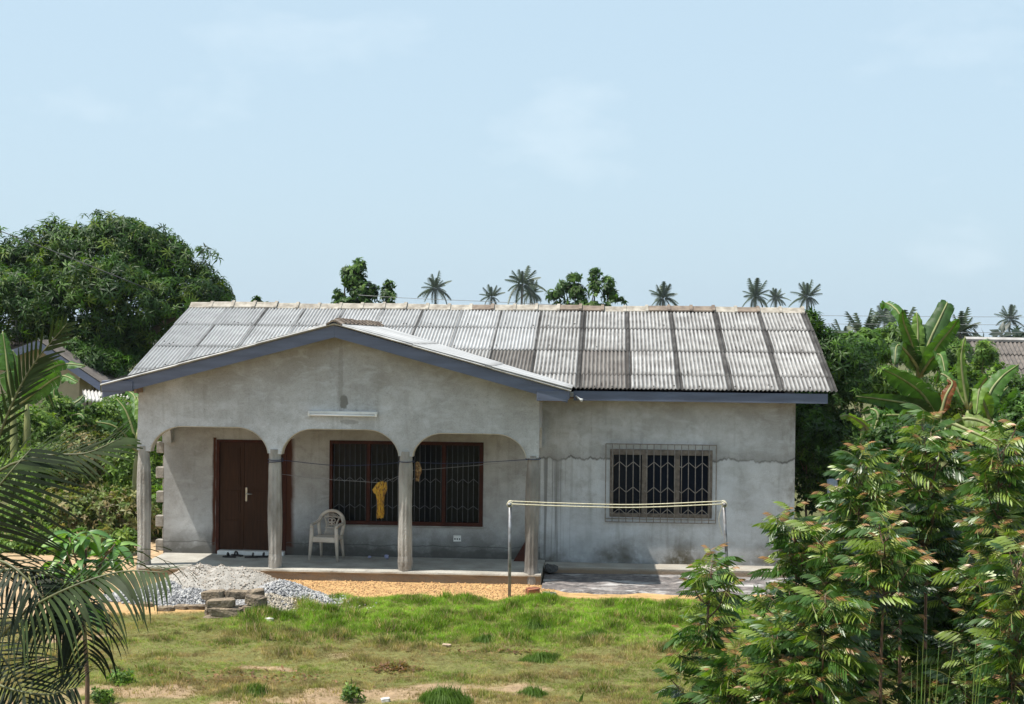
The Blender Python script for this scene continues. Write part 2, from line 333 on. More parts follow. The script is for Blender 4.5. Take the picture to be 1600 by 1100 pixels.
def sheetmat(name, light, dark, dirt, amt):
    m, t, p, l = new_mat(name); P = pos_(t); tcn = t.nodes.new('ShaderNodeTexCoord'); s = t.nodes.new('ShaderNodeSeparateXYZ'); l(tcn.outputs['Object'], s.inputs[0])
    oi = t.nodes.new('ShaderNodeObjectInfo')
    c = mixc_(t, ramp(t, noise(t, P, 2.2, 6), [(.35, 0.), (.7, 1.)]), light, dark)
    c = mixc_(t, math_(t, 'MULTIPLY', oi.outputs['Random'], .7), c, tuple(x * .68 for x in light))
    # grime settled in the valleys of the corrugation
    v = t.nodes.new('ShaderNodeMapRange'); v.inputs[1].default_value = .006; v.inputs[2].default_value = -.011; l(s.outputs[2], v.inputs[0])
    g = math_(t, 'MULTIPLY', v.outputs[0], ramp(t, noise(t, P, 3.5, 6), [(.3, .35), (.65, 1.)])); c = mixc_(t, math_(t, 'MULTIPLY', g, amt), c, dirt)
    # lichen along side laps and the lower end
    e = t.nodes.new('ShaderNodeMapRange'); e.inputs[1].default_value = .35; e.inputs[2].default_value = .50; l(s.outputs[0], e.inputs[0])
    e2 = t.nodes.new('ShaderNodeMapRange'); e2.inputs[1].default_value = .16; e2.inputs[2].default_value = .0; l(s.outputs[1], e2.inputs[0])
    ee = math_(t, 'MULTIPLY', math_(t, 'MAXIMUM', e.outputs[0], e2.outputs[0]), ramp(t, noise(t, P, 6, 6, .7), [(.32, .15), (.6, 1.)])); c = mixc_(t, math_(t, 'MULTIPLY', ee, amt), c, dirt)
    c = mixc_(t, ramp(t, noise(t, P, 32, 5, .75), [(.58, 0.), (.75, .45 * amt + .15)]), c, dirt)
    c = mixc_(t, ramp(t, noise(t, vscale(t, tcn.outputs['Object'], (16, 1.2, 1)), 2.0, 4), [(.5, 0.), (.8, .6 * amt)]), c, tuple(x * 1.3 for x in dirt))
    lp = t.nodes.new('ShaderNodeMapRange'); lp.inputs[1].default_value = .398; lp.inputs[2].default_value = .404; l(s.outputs[0], lp.inputs[0])
    l2 = t.nodes.new('ShaderNodeMapRange'); l2.inputs[1].default_value = -.402; l2.inputs[2].default_value = -.407; l(s.outputs[0], l2.inputs[0])
    c = mixc_(t, math_(t, 'MULTIPLY', math_(t, 'MAXIMUM', lp.outputs[0], l2.outputs[0]), ramp(t, noise(t, P, 2.5, 4), [(.3, .55), (.6, .95)])), c, tuple(x * .5 for x in dirt))
    l(c, p.inputs['Base Color']); p.inputs['Roughness'].default_value = .85; p.inputs['Specular IOR Level'].default_value = .25
    bump(t, p, noise(t, P, 60, 4, .7), .3, .006); return m
SH_A = sheetmat('pale_cement_sheet', (.46, .465, .47), (.36, .36, .362), (.12, .115, .11), .7)
SH_B = sheetmat('weathered_cement_sheet', (.43, .425, .415), (.25, .24, .23), (.055, .050, .046), .95)
SH_C = sheetmat('dark_cement_sheet', (.22, .205, .19), (.14, .125, .115), (.05, .043, .038), 1.0)
CAP = simple('ridge_cap', (.37, .34, .29), (.19, .165, .135), 6, .92, .7, 40, .01)
CAPD = simple('dark_ridge_cap', (.22, .175, .135), (.12, .09, .07), 6, .92, .7, 40, .01)

# ------------------------------------------------------------------ ground
def lawnmask(x, y):
    """1 where grass grows"""
    n = vnoise(x, y, 1.1, 5); edge = 24.98 + sstep(-1.7, -.9, x) * .45 + (vnoise(x, y, .9, 9) - .5) * 1.0 - sstep(-3.5, -7, x) * 1.6 + sstep(-1.5, 0, x) * .05
    mk = sstep(edge + .12, edge - .18, y) * sstep(-9.6, -8.6, x + (n - .5) * 1.2)
    return np.maximum(mk, sstep(.35, .6, np.exp(-((x + 9.5) / 1.0) ** 2 - ((y - 26.5) / .65) ** 2)))
def bare(x, y):
    """worn patches inside the lawn, more of them near the camera"""
    n = vnoise(x * .55, y, 1.25, 31, 4); k = sstep(21.6, 18.2, y) * .11 + sstep(-4.5, -8, x) * .04 + sstep(1.2, 2.6, x) * sstep(23.0, 20, y) * .2
    return sstep(.60, .50, n) * 0 + sstep(.70 - k, .78 - k, n)
_tr = np.random.default_rng(42); TUS = []
for _ in range(330):
    tx, ty = _tr.uniform(-8.8, 3.5), _tr.uniform(17.6, 25.0); lush_ = (tx > -5.6) * (ty > 21.3)
    if _tr.random() < (1.0 if lush_ else .38): TUS.append((tx, ty, _tr.uniform(.10, .26), _tr.uniform(.03, .085) * (1.15 if lush_ else .8)))
def tussock(x, y):
    z = np.zeros(np.shape(x))
    for tx, ty, r, h in TUS:
        d = ((x - tx) / (r * 1.35)) ** 2 + ((y - ty) / r) ** 2; z = np.maximum(z, h * np.exp(-np.minimum(d, 20) * 1.1))
    return z
def ground_z(x, y):
    x = np.asarray(x, float); y = np.asarray(y, float)
    z = -.20 - .10 * sstep(26, 22, y)
    lm = lawnmask(x, y) * (x > -13) * (x < 9) * (y > 13)
    h = vnoise(x * .75, y, 2.3, 3, 3); z = z + lm * ((h - .45) * .10 + (vnoise(x, y, .5, 8) - .5) * .08 + (tussock(x, y) if np.size(x) > 0 else 0))
    z = z + (vnoise(x, y, 4, 2) - .5) * .025
    z = z - .12 * ((x > -8.0) & (x < 3.3) & (y > 26.7) & (y < 36.3))
    return z
def axis(lo, hi, fine0, fine1, st, out):
    a = list(np.arange(fine0, fine1 + 1e-6, st)); s = st; v = fine0
    while v > lo: s *= out; v -= s; a.insert(0, v)
    s = st; v = fine1
    while v < hi: s *= out; v += s; a.append(v)
    return np.array(a)
gx = axis(-2500, 2500, -12, 7, .11, 1.22); gy = axis(-300, 4500, 16, 28.5, .11, 1.2)
GX, GY = np.meshgrid(gx, gy); GZ = ground_z(GX, GY); nxg, nyg = len(gx), len(gy)
sandc = np.array([.52, .335, .155]); soil = np.array([.26, .165, .10]); gdark = np.array([.17, .17, .06]); pale = np.array([.40, .30, .20])
lm = lawnmask(GX, GY); br = bare(GX, GY); nn = vnoise(GX, GY, 3.0, 77)
cA = sandc * (1 - .25 * nn[..., None]); left = sstep(-7.2, -8.6, GX)[..., None]; cA = cA * (1 - left * .7) + pale * left * .7
cL = gdark * (1 - .3 * nn[..., None]); cL = cL * (1 - (br * .9)[..., None]) + (soil * .55 + pale * .45)[None, None] * (br * .9)[..., None]
CG = cA * (1 - lm[..., None]) + cL * lm[..., None]
far = sstep(30, 34, GY)[..., None]; CG = CG * (1 - far) + np.array([.10, .105, .045]) * far
Vg = np.stack([GX, GY, GZ], -1).reshape(-1, 3); ii = (np.arange(nyg - 1)[:, None] * nxg + np.arange(nxg - 1)[None]).ravel()
Tg = np.concatenate([np.stack([ii, ii + 1, ii + nxg + 1], 1), np.stack([ii, ii + nxg + 1, ii + nxg], 1)])
gm, t, p, l = new_mat('garden_soil'); a = t.nodes.new('ShaderNodeAttribute'); a.attribute_name = 'Col'; P = pos_(t)
c = mixc_(t, 1.0, a.outputs['Color'], ramp(t, noise(t, P, 7, 7, .65), [(.3, .72), (.7, 1.22)]), 'MULTIPLY')
c = mixc_(t, ramp(t, noise(t, P, 38, 5, .7), [(.56, 0.), (.72, .55)]), c, (.16, .10, .06)); l(c, p.inputs['Base Color']); p.inputs['Roughness'].default_value = .95
p.inputs['Specular IOR Level'].default_value = .1; bump(t, p, math_(t, 'ADD', noise(t, P, 14, 6), math_(t, 'MULTIPLY', noise(t, P, 70, 5, .7), .4)), .8, .03)
g_o = link('ground', mesh_np('ground', Vg, Tg, CG.reshape(-1, 3)), None, gm, True); tag(g_o, kind='structure')

# rough concrete apron in front of the wing, and the ledge along the wall
am, t, p, l = new_mat('stained_apron'); P = pos_(t)
c = mixc_(t, ramp(t, noise(t, vscale(t, P, (.55, 1.3, 1)), 2.6, 7, .62, .5), [(.38, 0.), (.50, 1.)]), (.42, .41, .40), (.10, .09, .088))
c = mixc_(t, ramp(t, noise(t, P, 8, 6, .7), [(.45, 0.), (.68, .7)]), c, (.30, .26, .24)); c = mixc_(t, ramp(t, noise(t, vscale(t, P, (.6, 1.5, 1)), 5, 7, .7), [(.54, 0.), (.60, .9)]), c, (.04, .037, .035))
l(c, p.inputs['Base Color']); p.inputs['Roughness'].default_value = .9; bump(t, p, noise(t, P, 9, 7, .65), .8, .03)
xs = np.linspace(-1.12, 4.3, 90); ys = np.linspace(0, 1, 30); X_, S_ = np.meshgrid(xs, ys)
front = 25.80 + (vnoise(X_, X_ * 0, 1.6, 4) - .5) * .55 + .30 * sstep(-.6, -1.12, X_); Y_ = front + (27.62 - front) * S_
Z_ = -.135 - .045 * (1 - S_) + (vnoise(X_, Y_, 2.2, 6) - .5) * .05 - .10 * sstep(.05, 0, S_)
ii = (np.arange(29)[:, None] * 90 + np.arange(89)[None]).ravel()
ap = link('concrete_apron', mesh_np('concrete_apron', np.stack([X_, Y_, Z_], -1).reshape(-1, 3), np.concatenate([np.stack([ii, ii + 1, ii + 91], 1), np.stack([ii, ii + 91, ii + 90], 1)])), None, am, True)
tag(ap, kind='structure')

# ------------------------------------------------------------------ the house
RIDGE_Y = 32.42; EAVE_Y = 27.76; ZR = 4.60; ZE = 3.09; SL = (ZR - ZE) / (RIDGE_Y - EAVE_Y); TH = atan(SL)
XL, XR = -8.80, 3.90; WY = 28.20
AX, AZ = -4.66, 4.20; GXL, GXR, GZE = -8.66, -.66, 3.13; GY0 = 26.16; GSL = (AZ - GZE) / (GXR - AX); GTH = atan(GSL)
house = empty('house', (-2.4, 28.2, 0), 'unfinished grey plastered bungalow with arched porch and corrugated cement sheet roof', 'house')

def wall_holes(name, x0, x1, z0, z1, holes, y0, y1, mat, topf=None):
    X = sorted({x0, x1, *[h[0] for h in holes], *[h[1] for h in holes]}); Z = sorted({z0, z1, *[h[2] for h in holes], *[h[3] for h in holes]})
    bm = bmesh.new(); vd = {}
    def vv(x, z):
        if (x, z) not in vd: vd[(x, z)] = bm.verts.new((x, y0, z))
        return vd[(x, z)]
    for i in range(len(X) - 1):
        for j in range(len(Z) - 1):
            cx, cz = (X[i] + X[i + 1]) / 2, (Z[j] + Z[j + 1]) / 2
            if any(h[0] < cx < h[1] and h[2] < cz < h[3] for h in holes): continue
            bm.faces.new((vv(X[i], Z[j]), vv(X[i + 1], Z[j]), vv(X[i + 1], Z[j + 1]), vv(X[i], Z[j + 1])))
    r = bmesh.ops.extrude_face_region(bm, geom=list(bm.faces)); nv = [v for v in r['geom'] if isinstance(v, bmesh.types.BMVert)]
    bmesh.ops.translate(bm, verts=nv, vec=(0, y1 - y0, 0)); bmesh.ops.recalc_face_normals(bm, faces=bm.faces)
    return bobj(name, bm, mat, house)
DX0, DX1, DZ1 = -7.17, -5.87, 2.085
WX0, WX1, WZ0, WZ1 = -5.085, -2.28, .575, 2.10
VX0, VX1, VZ0, VZ1 = .0, 1.83, .80, 2.02
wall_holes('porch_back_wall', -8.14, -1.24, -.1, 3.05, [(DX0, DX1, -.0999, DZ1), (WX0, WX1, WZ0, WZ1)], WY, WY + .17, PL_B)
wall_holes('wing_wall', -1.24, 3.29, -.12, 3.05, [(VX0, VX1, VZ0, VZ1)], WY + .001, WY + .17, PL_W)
# side and rear walls reach up to the roof
def side(x0, x1, mat):
    bm = bmesh.new(); ys = WY + .172; rz = lambda y: ZR - SL * abs(y - RIDGE_Y) - .12
    pts = [(ys, -.12), (36.4, -.12), (36.4, rz(36.4)), (RIDGE_Y, rz(RIDGE_Y)), (ys, rz(ys))]
    a = [bm.verts.new((x0, y, z)) for y, z in pts]; b = [bm.verts.new((x1, y, z)) for y, z in pts]
    bm.faces.new(a); bm.faces.new(b[::-1])
    for i in range(5): bm.faces.new((a[i], a[(i + 1) % 5], b[(i + 1) % 5], b[i]))
    bmesh.ops.recalc_face_normals(bm, faces=bm.faces); return bobj('side_wall', bm, mat, house)
side(-8.10, -7.94, PL_G); side(3.12, 3.286, PL_G)
boxobj('rear_wall', -7.94, 3.12, 36.22, 36.4, -.12, 3.1, PL_G, house, 0)
boxobj('interior_floor', -7.93, 3.11, WY + .18, 36.2, -.1, -.01, CONC, house, 0)
boxobj('partition_wall', -1.3, -1.18, WY + .18, 36.2, 0, 3.0, PL_G, house, 0)
boxobj('ceiling', -7.93, 3.11, WY + .18, 36.2, 2.90, 2.94, CONC, house, 0)
boxobj('porch_ceiling', -8.0, -1.3, 26.93, WY - .01, 2.72, 2.75, CONC, house, 0)
# toothed blocks left projecting for a wall still to come
for k, z in enumerate((.03, .47, .915, 1.36, 1.82)):
    b = boxobj('concrete_block', -8.285 + random.uniform(-.012, .012), -8.142, WY + .01, WY + .16, z, z + .205, BLOCK, house, .012)
for k, z in enumerate((.245, .69, 1.135, 1.575)):
    boxobj('concrete_block', -8.165, -8.142, WY + .012, WY + .155, z, z + .21, BLOCK, house, .01)

# gable wall with its three arches
def arch(x0, x1, zs, zt):
    w_ = x1 - x0; c = .36 * w_; k = .27 * w_; h = zt - zs; pts = []
    for i in range(13):
        a = pi / 2 * i / 12; pts.append((x0 + k - k * cos(a) * 1.0, zs + h * sin(a) ** 1.15))
    q = [(x0 + x1 - x, z) for x, z in pts[::-1]]
    return [(x, z) for x, z in pts] + q
ar = [arch(-7.93, -5.865, 1.965, 2.412), arch(-5.64, -3.60, 1.95, 2.40), arch(-3.375, -1.42, 1.945, 2.358)]
zg = lambda x: AZ - GSL * abs(x - AX) - .10
outl = [(-8.16, 1.99)]
outl += [(-8.14, 3.0), (-8.14, zg(-8.14)), (AX, zg(AX)), (-1.21, zg(-1.21)), (-1.21, 1.96)]
for A in ar[::-1]: outl += [(x, z) for x, z in A[::-1]]
bm = bmesh.new(); prism(bm, outl, 26.62, 26.82); bmesh.ops.triangulate(bm, faces=[f for f in bm.faces if len(f.verts) > 4])
bobj('gable_wall', bm, PL_G, house)
# pale bevelled rim round each arch
RIM = simple('arch_rim_plaster', (.5, .47, .40), (.4, .37, .31), 8, .9, .3)
for A in ar:
    bm = bmesh.new(); n = len(A); off = .013
    cx = sum(x for x, z in A) / n; o2 = []
    for i, (x, z) in enumerate(A):
        a_ = A[max(i - 1, 0)]; b_ = A[min(i + 1, n - 1)]; tx, tz = b_[0] - a_[0], b_[1] - a_[1]; q = hypot(tx, tz) or 1
        o2.append((x + tz / q * off, z - tx / q * off))
    v0 = [bm.verts.new((x, 26.612, z)) for x, z in A]; v1 = [bm.verts.new((x, 26.618, z)) for x, z in o2]; v2 = [bm.verts.new((x, 26.815, z)) for x, z in o2]
    for i in range(n - 1): bm.faces.new((v0[i], v0[i + 1], v1[i + 1], v1[i])); bm.faces.new((v1[i], v1[i + 1], v2[i + 1], v2[i]))
    bobj('arch_rim', bm, RIM, house)
# side beams of the porch with an arched corner at each end
for x0, x1 in ((-8.14, -7.98), (-1.39, -1.22)):
    bm = bmesh.new(); A = []
    for i in range(9):
        a = pi / 2 * i / 8; A.append((26.94 + .3 - .3 * cos(a), 2.02 + .40 * sin(a)))
    B = [(WY - .115 - .3 + .3 * cos(a_), 2.02 + .40 * sin(a_)) for a_ in [pi / 2 * (8 - i) / 8 for i in range(9)]]
    pts = [(26.822, 2.02)] + A + B + [(WY - .004, 2.02), (WY - .004, 3.0), (26.822, 3.0)]
    a = [bm.verts.new((x0, y, z)) for y, z in pts]; b = [bm.verts.new((x1, y, z)) for y, z in pts]; n = len(pts)
    bm.faces.new(a); bm.faces.new(b[::-1])
    for i in range(n): bm.faces.new((a[i], a[(i + 1) % n], b[(i + 1) % n], b[i]))
    bmesh.ops.recalc_face_normals(bm, faces=bm.faces); bmesh.ops.triangulate(bm, faces=[f for f in bm.faces if len(f.verts) > 4])
    bobj('side_beam', bm, PL_G, house)
# four columns cast in corrugated pipe
def column(cx, zb, zt, seed, mat):
    r_ = random.Random(seed); bm = bmesh.new(); ns, nzc = 40, 22; rings = []
    bul = r_.uniform(.3, .7)
    for j in range(nzc + 1):
        s = j / nzc; z = zb + (zt - zb) * s
        r = .108 + .008 * sin(pi * s) + .006 * sin(s * 9 + seed * 2) + (.012 if s < .10 else 0)
        if s > .9: r -= .006
        ox = .010 * sin(s * 3.1 + seed); rg = []
        for k in range(ns):
            a = 2 * pi * k / ns; f = 1 + (.035 if (k % 4 in (0, 1)) else -.03) * (1 if .08 < s < .86 else .3); f += r_.uniform(-.012, .012)
            rg.append(bm.verts.new((cx + ox + r * f * cos(a), 26.70 + r * f * sin(a), z)))
        rings.append(rg)
    for j in range(nzc):
        for k in range(ns): bm.faces.new((rings[j][k], rings[j][(k + 1) % ns], rings[j + 1][(k + 1) % ns], rings[j + 1][k]))
    bm.faces.new(rings[-1]); return bobj('column', bm, mat, house)
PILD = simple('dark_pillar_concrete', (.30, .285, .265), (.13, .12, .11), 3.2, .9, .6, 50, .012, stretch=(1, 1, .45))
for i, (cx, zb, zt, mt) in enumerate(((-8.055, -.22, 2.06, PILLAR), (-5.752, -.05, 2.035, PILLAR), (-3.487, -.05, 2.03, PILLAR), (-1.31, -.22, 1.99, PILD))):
    column(cx, zb, zt, i + 1, mt)
# slab, its worn front, the ledge
sm, t, p, l = new_mat('porch_slab_concrete'); P = pos_(t); sx = t.nodes.new('ShaderNodeSeparateXYZ'); l(P, sx.inputs[0])
c = mixc_(t, ramp(t, noise(t, P, 2.5, 6), [(.35, 0.), (.65, 1.)]), (.40, .385, .34), (.27, .25, .215))
lo = t.nodes.new('ShaderNodeMapRange'); lo.inputs[1].default_value = -.02; lo.inputs[2].default_value = -.09; l(math_(t, 'ADD', sx.outputs[2], math_(t, 'MULTIPLY', math_(t, 'SUBTRACT', noise(t, P, 5, 6), .5), .1)), lo.inputs[0])
c = mixc_(t, math_(t, 'MULTIPLY', lo.outputs[0], .85), c, (.22, .145, .085)); c = mixc_(t, ramp(t, noise(t, P, 26, 6, .7), [(.55, 0.), (.75, .6)]), c, (.14, .12, .10))
l(c, p.inputs['Base Color']); p.inputs['Roughness'].default_value = .85; bump(t, p, noise(t, P, 18, 7, .65), .8, .02); SLAB = sm
bm = bmesh.new(); nsl = 60; tp = []; 
prof = []
for i in range(nsl + 1):
    x = -8.11 + (6.96) * i / nsl; j = lambda s: (float(vnoise(x, s, 5, 40)) - .5)
    zz = -.002 - .012 * i / nsl
    prof.append([(x, WY - .002, 0), (x, 26.60, zz), (x, 26.575 + j(1) * .01, zz - .018 + j(2) * .01), (x, 26.565 + j(3) * .02, -.055), (x, 26.60 + j(4) * .05, -.075 + j(5) * .02), (x, 26.60 + j(6) * .05, -.14), (x, 26.585 + j(7) * .06, -.26)])
vr = [[bm.verts.new(v) for v in r] for r in prof]
for i in range(nsl):
    for k in range(6): bm.faces.new((vr[i][k], vr[i][k + 1], vr[i + 1][k + 1], vr[i + 1][k]))
for r in (vr[0], vr[-1]):
    bm.faces.new(r + [bm.verts.new((r[0].co.x, WY - .002, -.26))])
bmesh.ops.recalc_face_normals(bm, faces=bm.faces); bobj('porch_slab', bm, SLAB, house)
LEDGE = am
bm = bmesh.new(); box(bm, -1.148, 3.45, 27.60, WY - .001, -.25, -.03, .012); bobj('wall_ledge', bm, SLAB, house)

# door
BY = WY + .03
dr = empty('door', (0, 0, 0)); dr.parent = house; dr.location = Vector((-6.5, BY, 0)) - house.location
bm = bmesh.new(); box(bm, DX0 + .002, DX0 + .06, WY - .012, WY + .1, -.01, DZ1 - .002); box(bm, DX1 - .06, DX1 - .002, WY - .012, WY + .1, -.01, DZ1 - .002); box(bm, DX0 + .06, DX1 - .06, WY - .012, WY + .1, DZ1 - .05, DZ1 - .002)
bobj('door_frame', bm, WINFR, dr)
SP = -6.655
def panelshape(x0, x1, z0, z1, arched):
    if not arched: return [(x0, z0), (x1, z0), (x1, z1), (x0, z1)]
    pts = [(x0, z0), (x1, z0)]; up = arched > 0
    for i in range(11):
        s = i / 10; x = x1 + (x0 - x1) * s; pts.append((x, z1 - .075 * (1 - sin(pi * s) ** .8) if True else z1))
    return pts
for nm, x0, x1 in (('door_leaf', DX0 + .062, SP - .002), ('door_leaf', SP + .002, DX1 - .062)):
    lf = boxobj(nm, x0, x1, BY, BY + .045, .075, DZ1 - .054, DOORM, dr, .003)
    wd = x1 - x0; m_ = .07
    for (za, zb, arc) in ((.16, .62, 1), (.74, 1.16, 0), (1.24, DZ1 - .14, 1)):
        if wd < .5 and arc == 0: za, zb = .74, 1.16
        for k, (ins, pr) in enumerate(((0, .012), (.03, .018))):
            bm = bmesh.new(); prism(bm, panelshape(x0 + m_ + ins, x1 - m_ - ins, za + ins, zb - ins, arc and wd > .5), BY - pr, BY + .001)
            bobj('door_moulding', bm, DOORM, dr)
tubeobj('door_handle', [(SP + .045, BY - .02, 1.10), (SP + .045, BY - .055, 1.10), (SP + .16, BY - .055, 1.10)], .011, CHROME, dr)
boxobj('handle_plate', SP + .022, SP + .062, BY - .022, BY - .001, .96, 1.22, CHROME, dr, .006)
boxobj('doorstep', DX0 + .07, DX1 - .01, WY - .16, WY + .02, .001, .075, WHITE, house, .006)

# windows
def zigrow(bm, xs_, zlow, zhigh, y, r=.006):
    pts = [(x, y, zhigh if i % 2 == 1 else zlow) for i, x in enumerate(xs_)]
    for a, b in zip(pts, pts[1:]): tube(bm, [a, b], r, 5)
wp = empty('porch_window', (0, 0, 0)); wp.parent = house; wp.location = Vector(((WX0 + WX1) / 2, WY, WZ0)) - house.location
fw = .055
bm = bmesh.new(); y0, y1 = WY - .015, WY + .09
box(bm, WX0 + .002, WX1 - .002, y0, y1, WZ0 + .002, WZ0 + .07); box(bm, WX0 + .002, WX1 - .002, y0, y1, WZ1 - .06, WZ1 - .002)
box(bm, WX0 + .002, WX0 + fw, y0, y1, WZ0 + .07, WZ1 - .06); box(bm, WX1 - fw - .015, WX1 - .002, y0, y1, WZ0 + .07, WZ1 - .06); bobj('window_frame', bm, WINFR, wp)
pw = (WX1 - WX0 - fw) / 4
for i in range(1, 4):
    x = WX0 + fw * .5 + pw * i; boxobj('mullion', x - .032, x + .032, y0 + .004, y1 - .004, WZ0 + .072, WZ1 - .062, WINFR, wp, .003)
for i in range(4):
    xa = WX0 + fw * .5 + pw * i + .034; xb = xa + pw - .068
    boxobj('pane', xa, xb, WY + .075, WY + .08, WZ0 + .07, WZ1 - .06, GLASS, wp, 0)
    nb = 6; xs_ = [xa + .02 + (xb - xa - .04) * k / nb for k in range(nb + 1)]
    for x in xs_: tubeobj('grille_bar', [(x, WY + .03, WZ0 + .07), (x, WY + .03, WZ1 - .06)], .006, DKIRON, wp, 5)
    bm = bmesh.new(); zigrow(bm, xs_, WZ0 + .30, WZ0 + .37, WY + .03); zigrow(bm, xs_, WZ0 + .78, WZ0 + .86, WY + .03); bobj('grille_chevron', bm, DKIRON, wp)
boxobj('window_sill', WX0 - .03, WX1 + .03, WY - .03, WY - .002, WZ0 - .02, WZ0 + .0, CONC, wp, .004)

ww = empty('barred_window', (0, 0, 0)); ww.parent = house; ww.location = Vector(((VX0 + VX1) / 2, WY, VZ0)) - house.location
bm = bmesh.new(); y0, y1 = WY - .02, WY + .08
box(bm, VX0 + .002, VX1 - .002, y0, y1, VZ0 + .002, VZ0 + .07, .004); box(bm, VX0 + .002, VX1 - .002, y0, y1, VZ1 - .10, VZ1 - .002, .004)
box(bm, VX0 + .002, VX0 + .065, y0, y1, VZ0 + .07, VZ1 - .10, .004); box(bm, VX1 - .075, VX1 - .002, y0, y1, VZ0 + .07, VZ1 - .10, .004); bobj('window_frame', bm, OLDWOOD, ww)
inn0, inn1 = VX0 + .065, VX1 - .075; mws = .085; lw = (inn1 - inn0 - 2 * mws) / 3; mul = []
for k in (1, 2):
    x = inn0 + lw * k + mws * (k - 1); boxobj('mullion', x, x + mws, y0 + .003, y1 - .003, VZ0 + .072, VZ1 - .102, OLDWOOD, ww, .004); mul.append(x)
for k in range(3):
    x = inn0 + (lw + mws) * k; boxobj('pane', x, x + lw, WY + .06, WY + .065, VZ0 + .07, VZ1 - .10, GLASS2, ww, 0)
GX0, GX1, GZ0, GZ1 = -.075, 1.895, .715, 2.115; GYb = WY - .065
nb = 16; xs_ = [GX0 + (GX1 - GX0) * k / nb for k in range(nb + 1)]
for i, x in enumerate(xs_):
    if i in (0, nb): continue
    tubeobj('grille_bar', [(x, GYb, GZ0), (x - .004, GYb, GZ1)], .0078, IRON, ww, 6)
bm = bmesh.new()
for a, b in (((GX0, GZ0), (GX1, GZ0)), ((GX0, GZ1), (GX1, GZ1)), ((GX0, GZ0), (GX0, GZ1)), ((GX1, GZ0), (GX1, GZ1)), ((GX0, GZ0 + .06), (GX1, GZ0 + .06))):
    tube(bm, [(a[0], GYb + .014, a[1]), (b[0], GYb + .014, b[1])], .010, 6)
for x, z in ((GX0, GZ0 + .1), (GX0, GZ1 - .1), (GX1, GZ0 + .1), (GX1, GZ1 - .1)): tube(bm, [(x, GYb, z), (x, WY + .02, z)], .008, 5)
bobj('grille_frame', bm, IRON, ww)
for zb_ in (1.70, 1.25, .86):
    for lo_, hi_ in ((1, 5), (6, 10), (11, 15)):
        bm = bmesh.new(); ks = list(range(lo_, hi_ + 1)); pts = [(xs_[k], GYb - .006, zb_ + (.0 if (k - lo_) % 2 == 0 else .10)) for k in ks]
        pts[0] = (xs_[lo_] - .05, pts[0][1], zb_ + .04); pts = [pts[0], (xs_[lo_], GYb - .006, zb_)] + pts[1:]
        for a, b in zip(pts, pts[1:]): tube(bm, [a, b], .0068, 5)
        bobj('grille_chevron', bm, IRON, ww)

# socket plate on the porch wall
sp = boxobj('socket_plate', *[v for v in (at(708.5, 845.5, WY).x, at(720.5, 845.5, WY).x)], WY - .018, WY - .001, at(714, 846, WY).z, at(714, 836.5, WY).z, WHITE, house, .003)
bm = bmesh.new(); x0 = at(708.5, 841, WY).x; zc = at(714, 841.5, WY).z
for k in range(3): box(bm, x0 + .018 + k * .042, x0 + .042 + k * .042, WY - .021, WY - .0182, zc - .02, zc + .008)
bobj('socket_holes', bm, WIRE, house)

DARKNAIL = simple('bitumen_washer', (.03, .028, .026), (.05, .045, .04), 20, .8, 0)
# --- roof: individual corrugated sheets
roof = empty('roof'); roof.parent = house; roof.location = Vector((-2.4, 30, 3.1)) - house.location
def sheet_mesh(w_, ln, ncor, mat, name):
    pitch = w_ / ncor; n = ncor * 6; v = []; fcs = []; wid = w_ + pitch * .9; n = int((ncor + .9) * 6)
    for layer, dz in ((0, 0), (1, -.006)):
        for j, y in enumerate((0, ln)):
            for i in range(n + 1):
                x = wid * i / n; v.append((x - w_ / 2, y, .0155 * cos(2 * pi * x / pitch) + dz))
    q = n + 1
    for i in range(n):
        fcs.append((i, i + 1, q + i + 1, q + i)); fcs.append((2 * q + i, 3 * q + i, 3 * q + i + 1, 2 * q + i + 1)); fcs.append((i, 2 * q + i, 2 * q + i + 1, i + 1)); fcs.append((q + i, q + i + 1, 3 * q + i + 1, 3 * q + i))
    fcs.append((0, q, 3 * q, 2 * q)); fcs.append((n, 2 * q + n, 3 * q + n, q + n))
    me = bpy.data.meshes.new(name); me.from_pydata(v, [], fcs); me.materials.append(mat); me.update()
    for f in me.polygons[:]: f.use_smooth = False
    return me
def place(name, me, parent, M):
    o = bpy.data.objects.new(name, me); COL.objects.link(o); o.parent = parent; o.matrix_local = Matrix.Translation(-wloc(parent)) @ M
    return o
seams = [XL]
for k in range(9): seams.append(seams[-1] + .8146)
wR = (XR - seams[-1]) / 6
for k in range(6): seams.append(seams[-1] + wR)
cth = cos(TH); rows = [(0, .70), (.68, 1.34), (2.02, 1.33), (3.35, 1.33)]        # horizontal run from the eave, exposed run
rows = [(0, .70), (.70, 1.32), (2.02, 1.32), (3.34, RIDGE_Y - EAVE_Y - 3.34)]
cache = {}
zporch = lambda x: AZ - GSL * abs(x - AX)
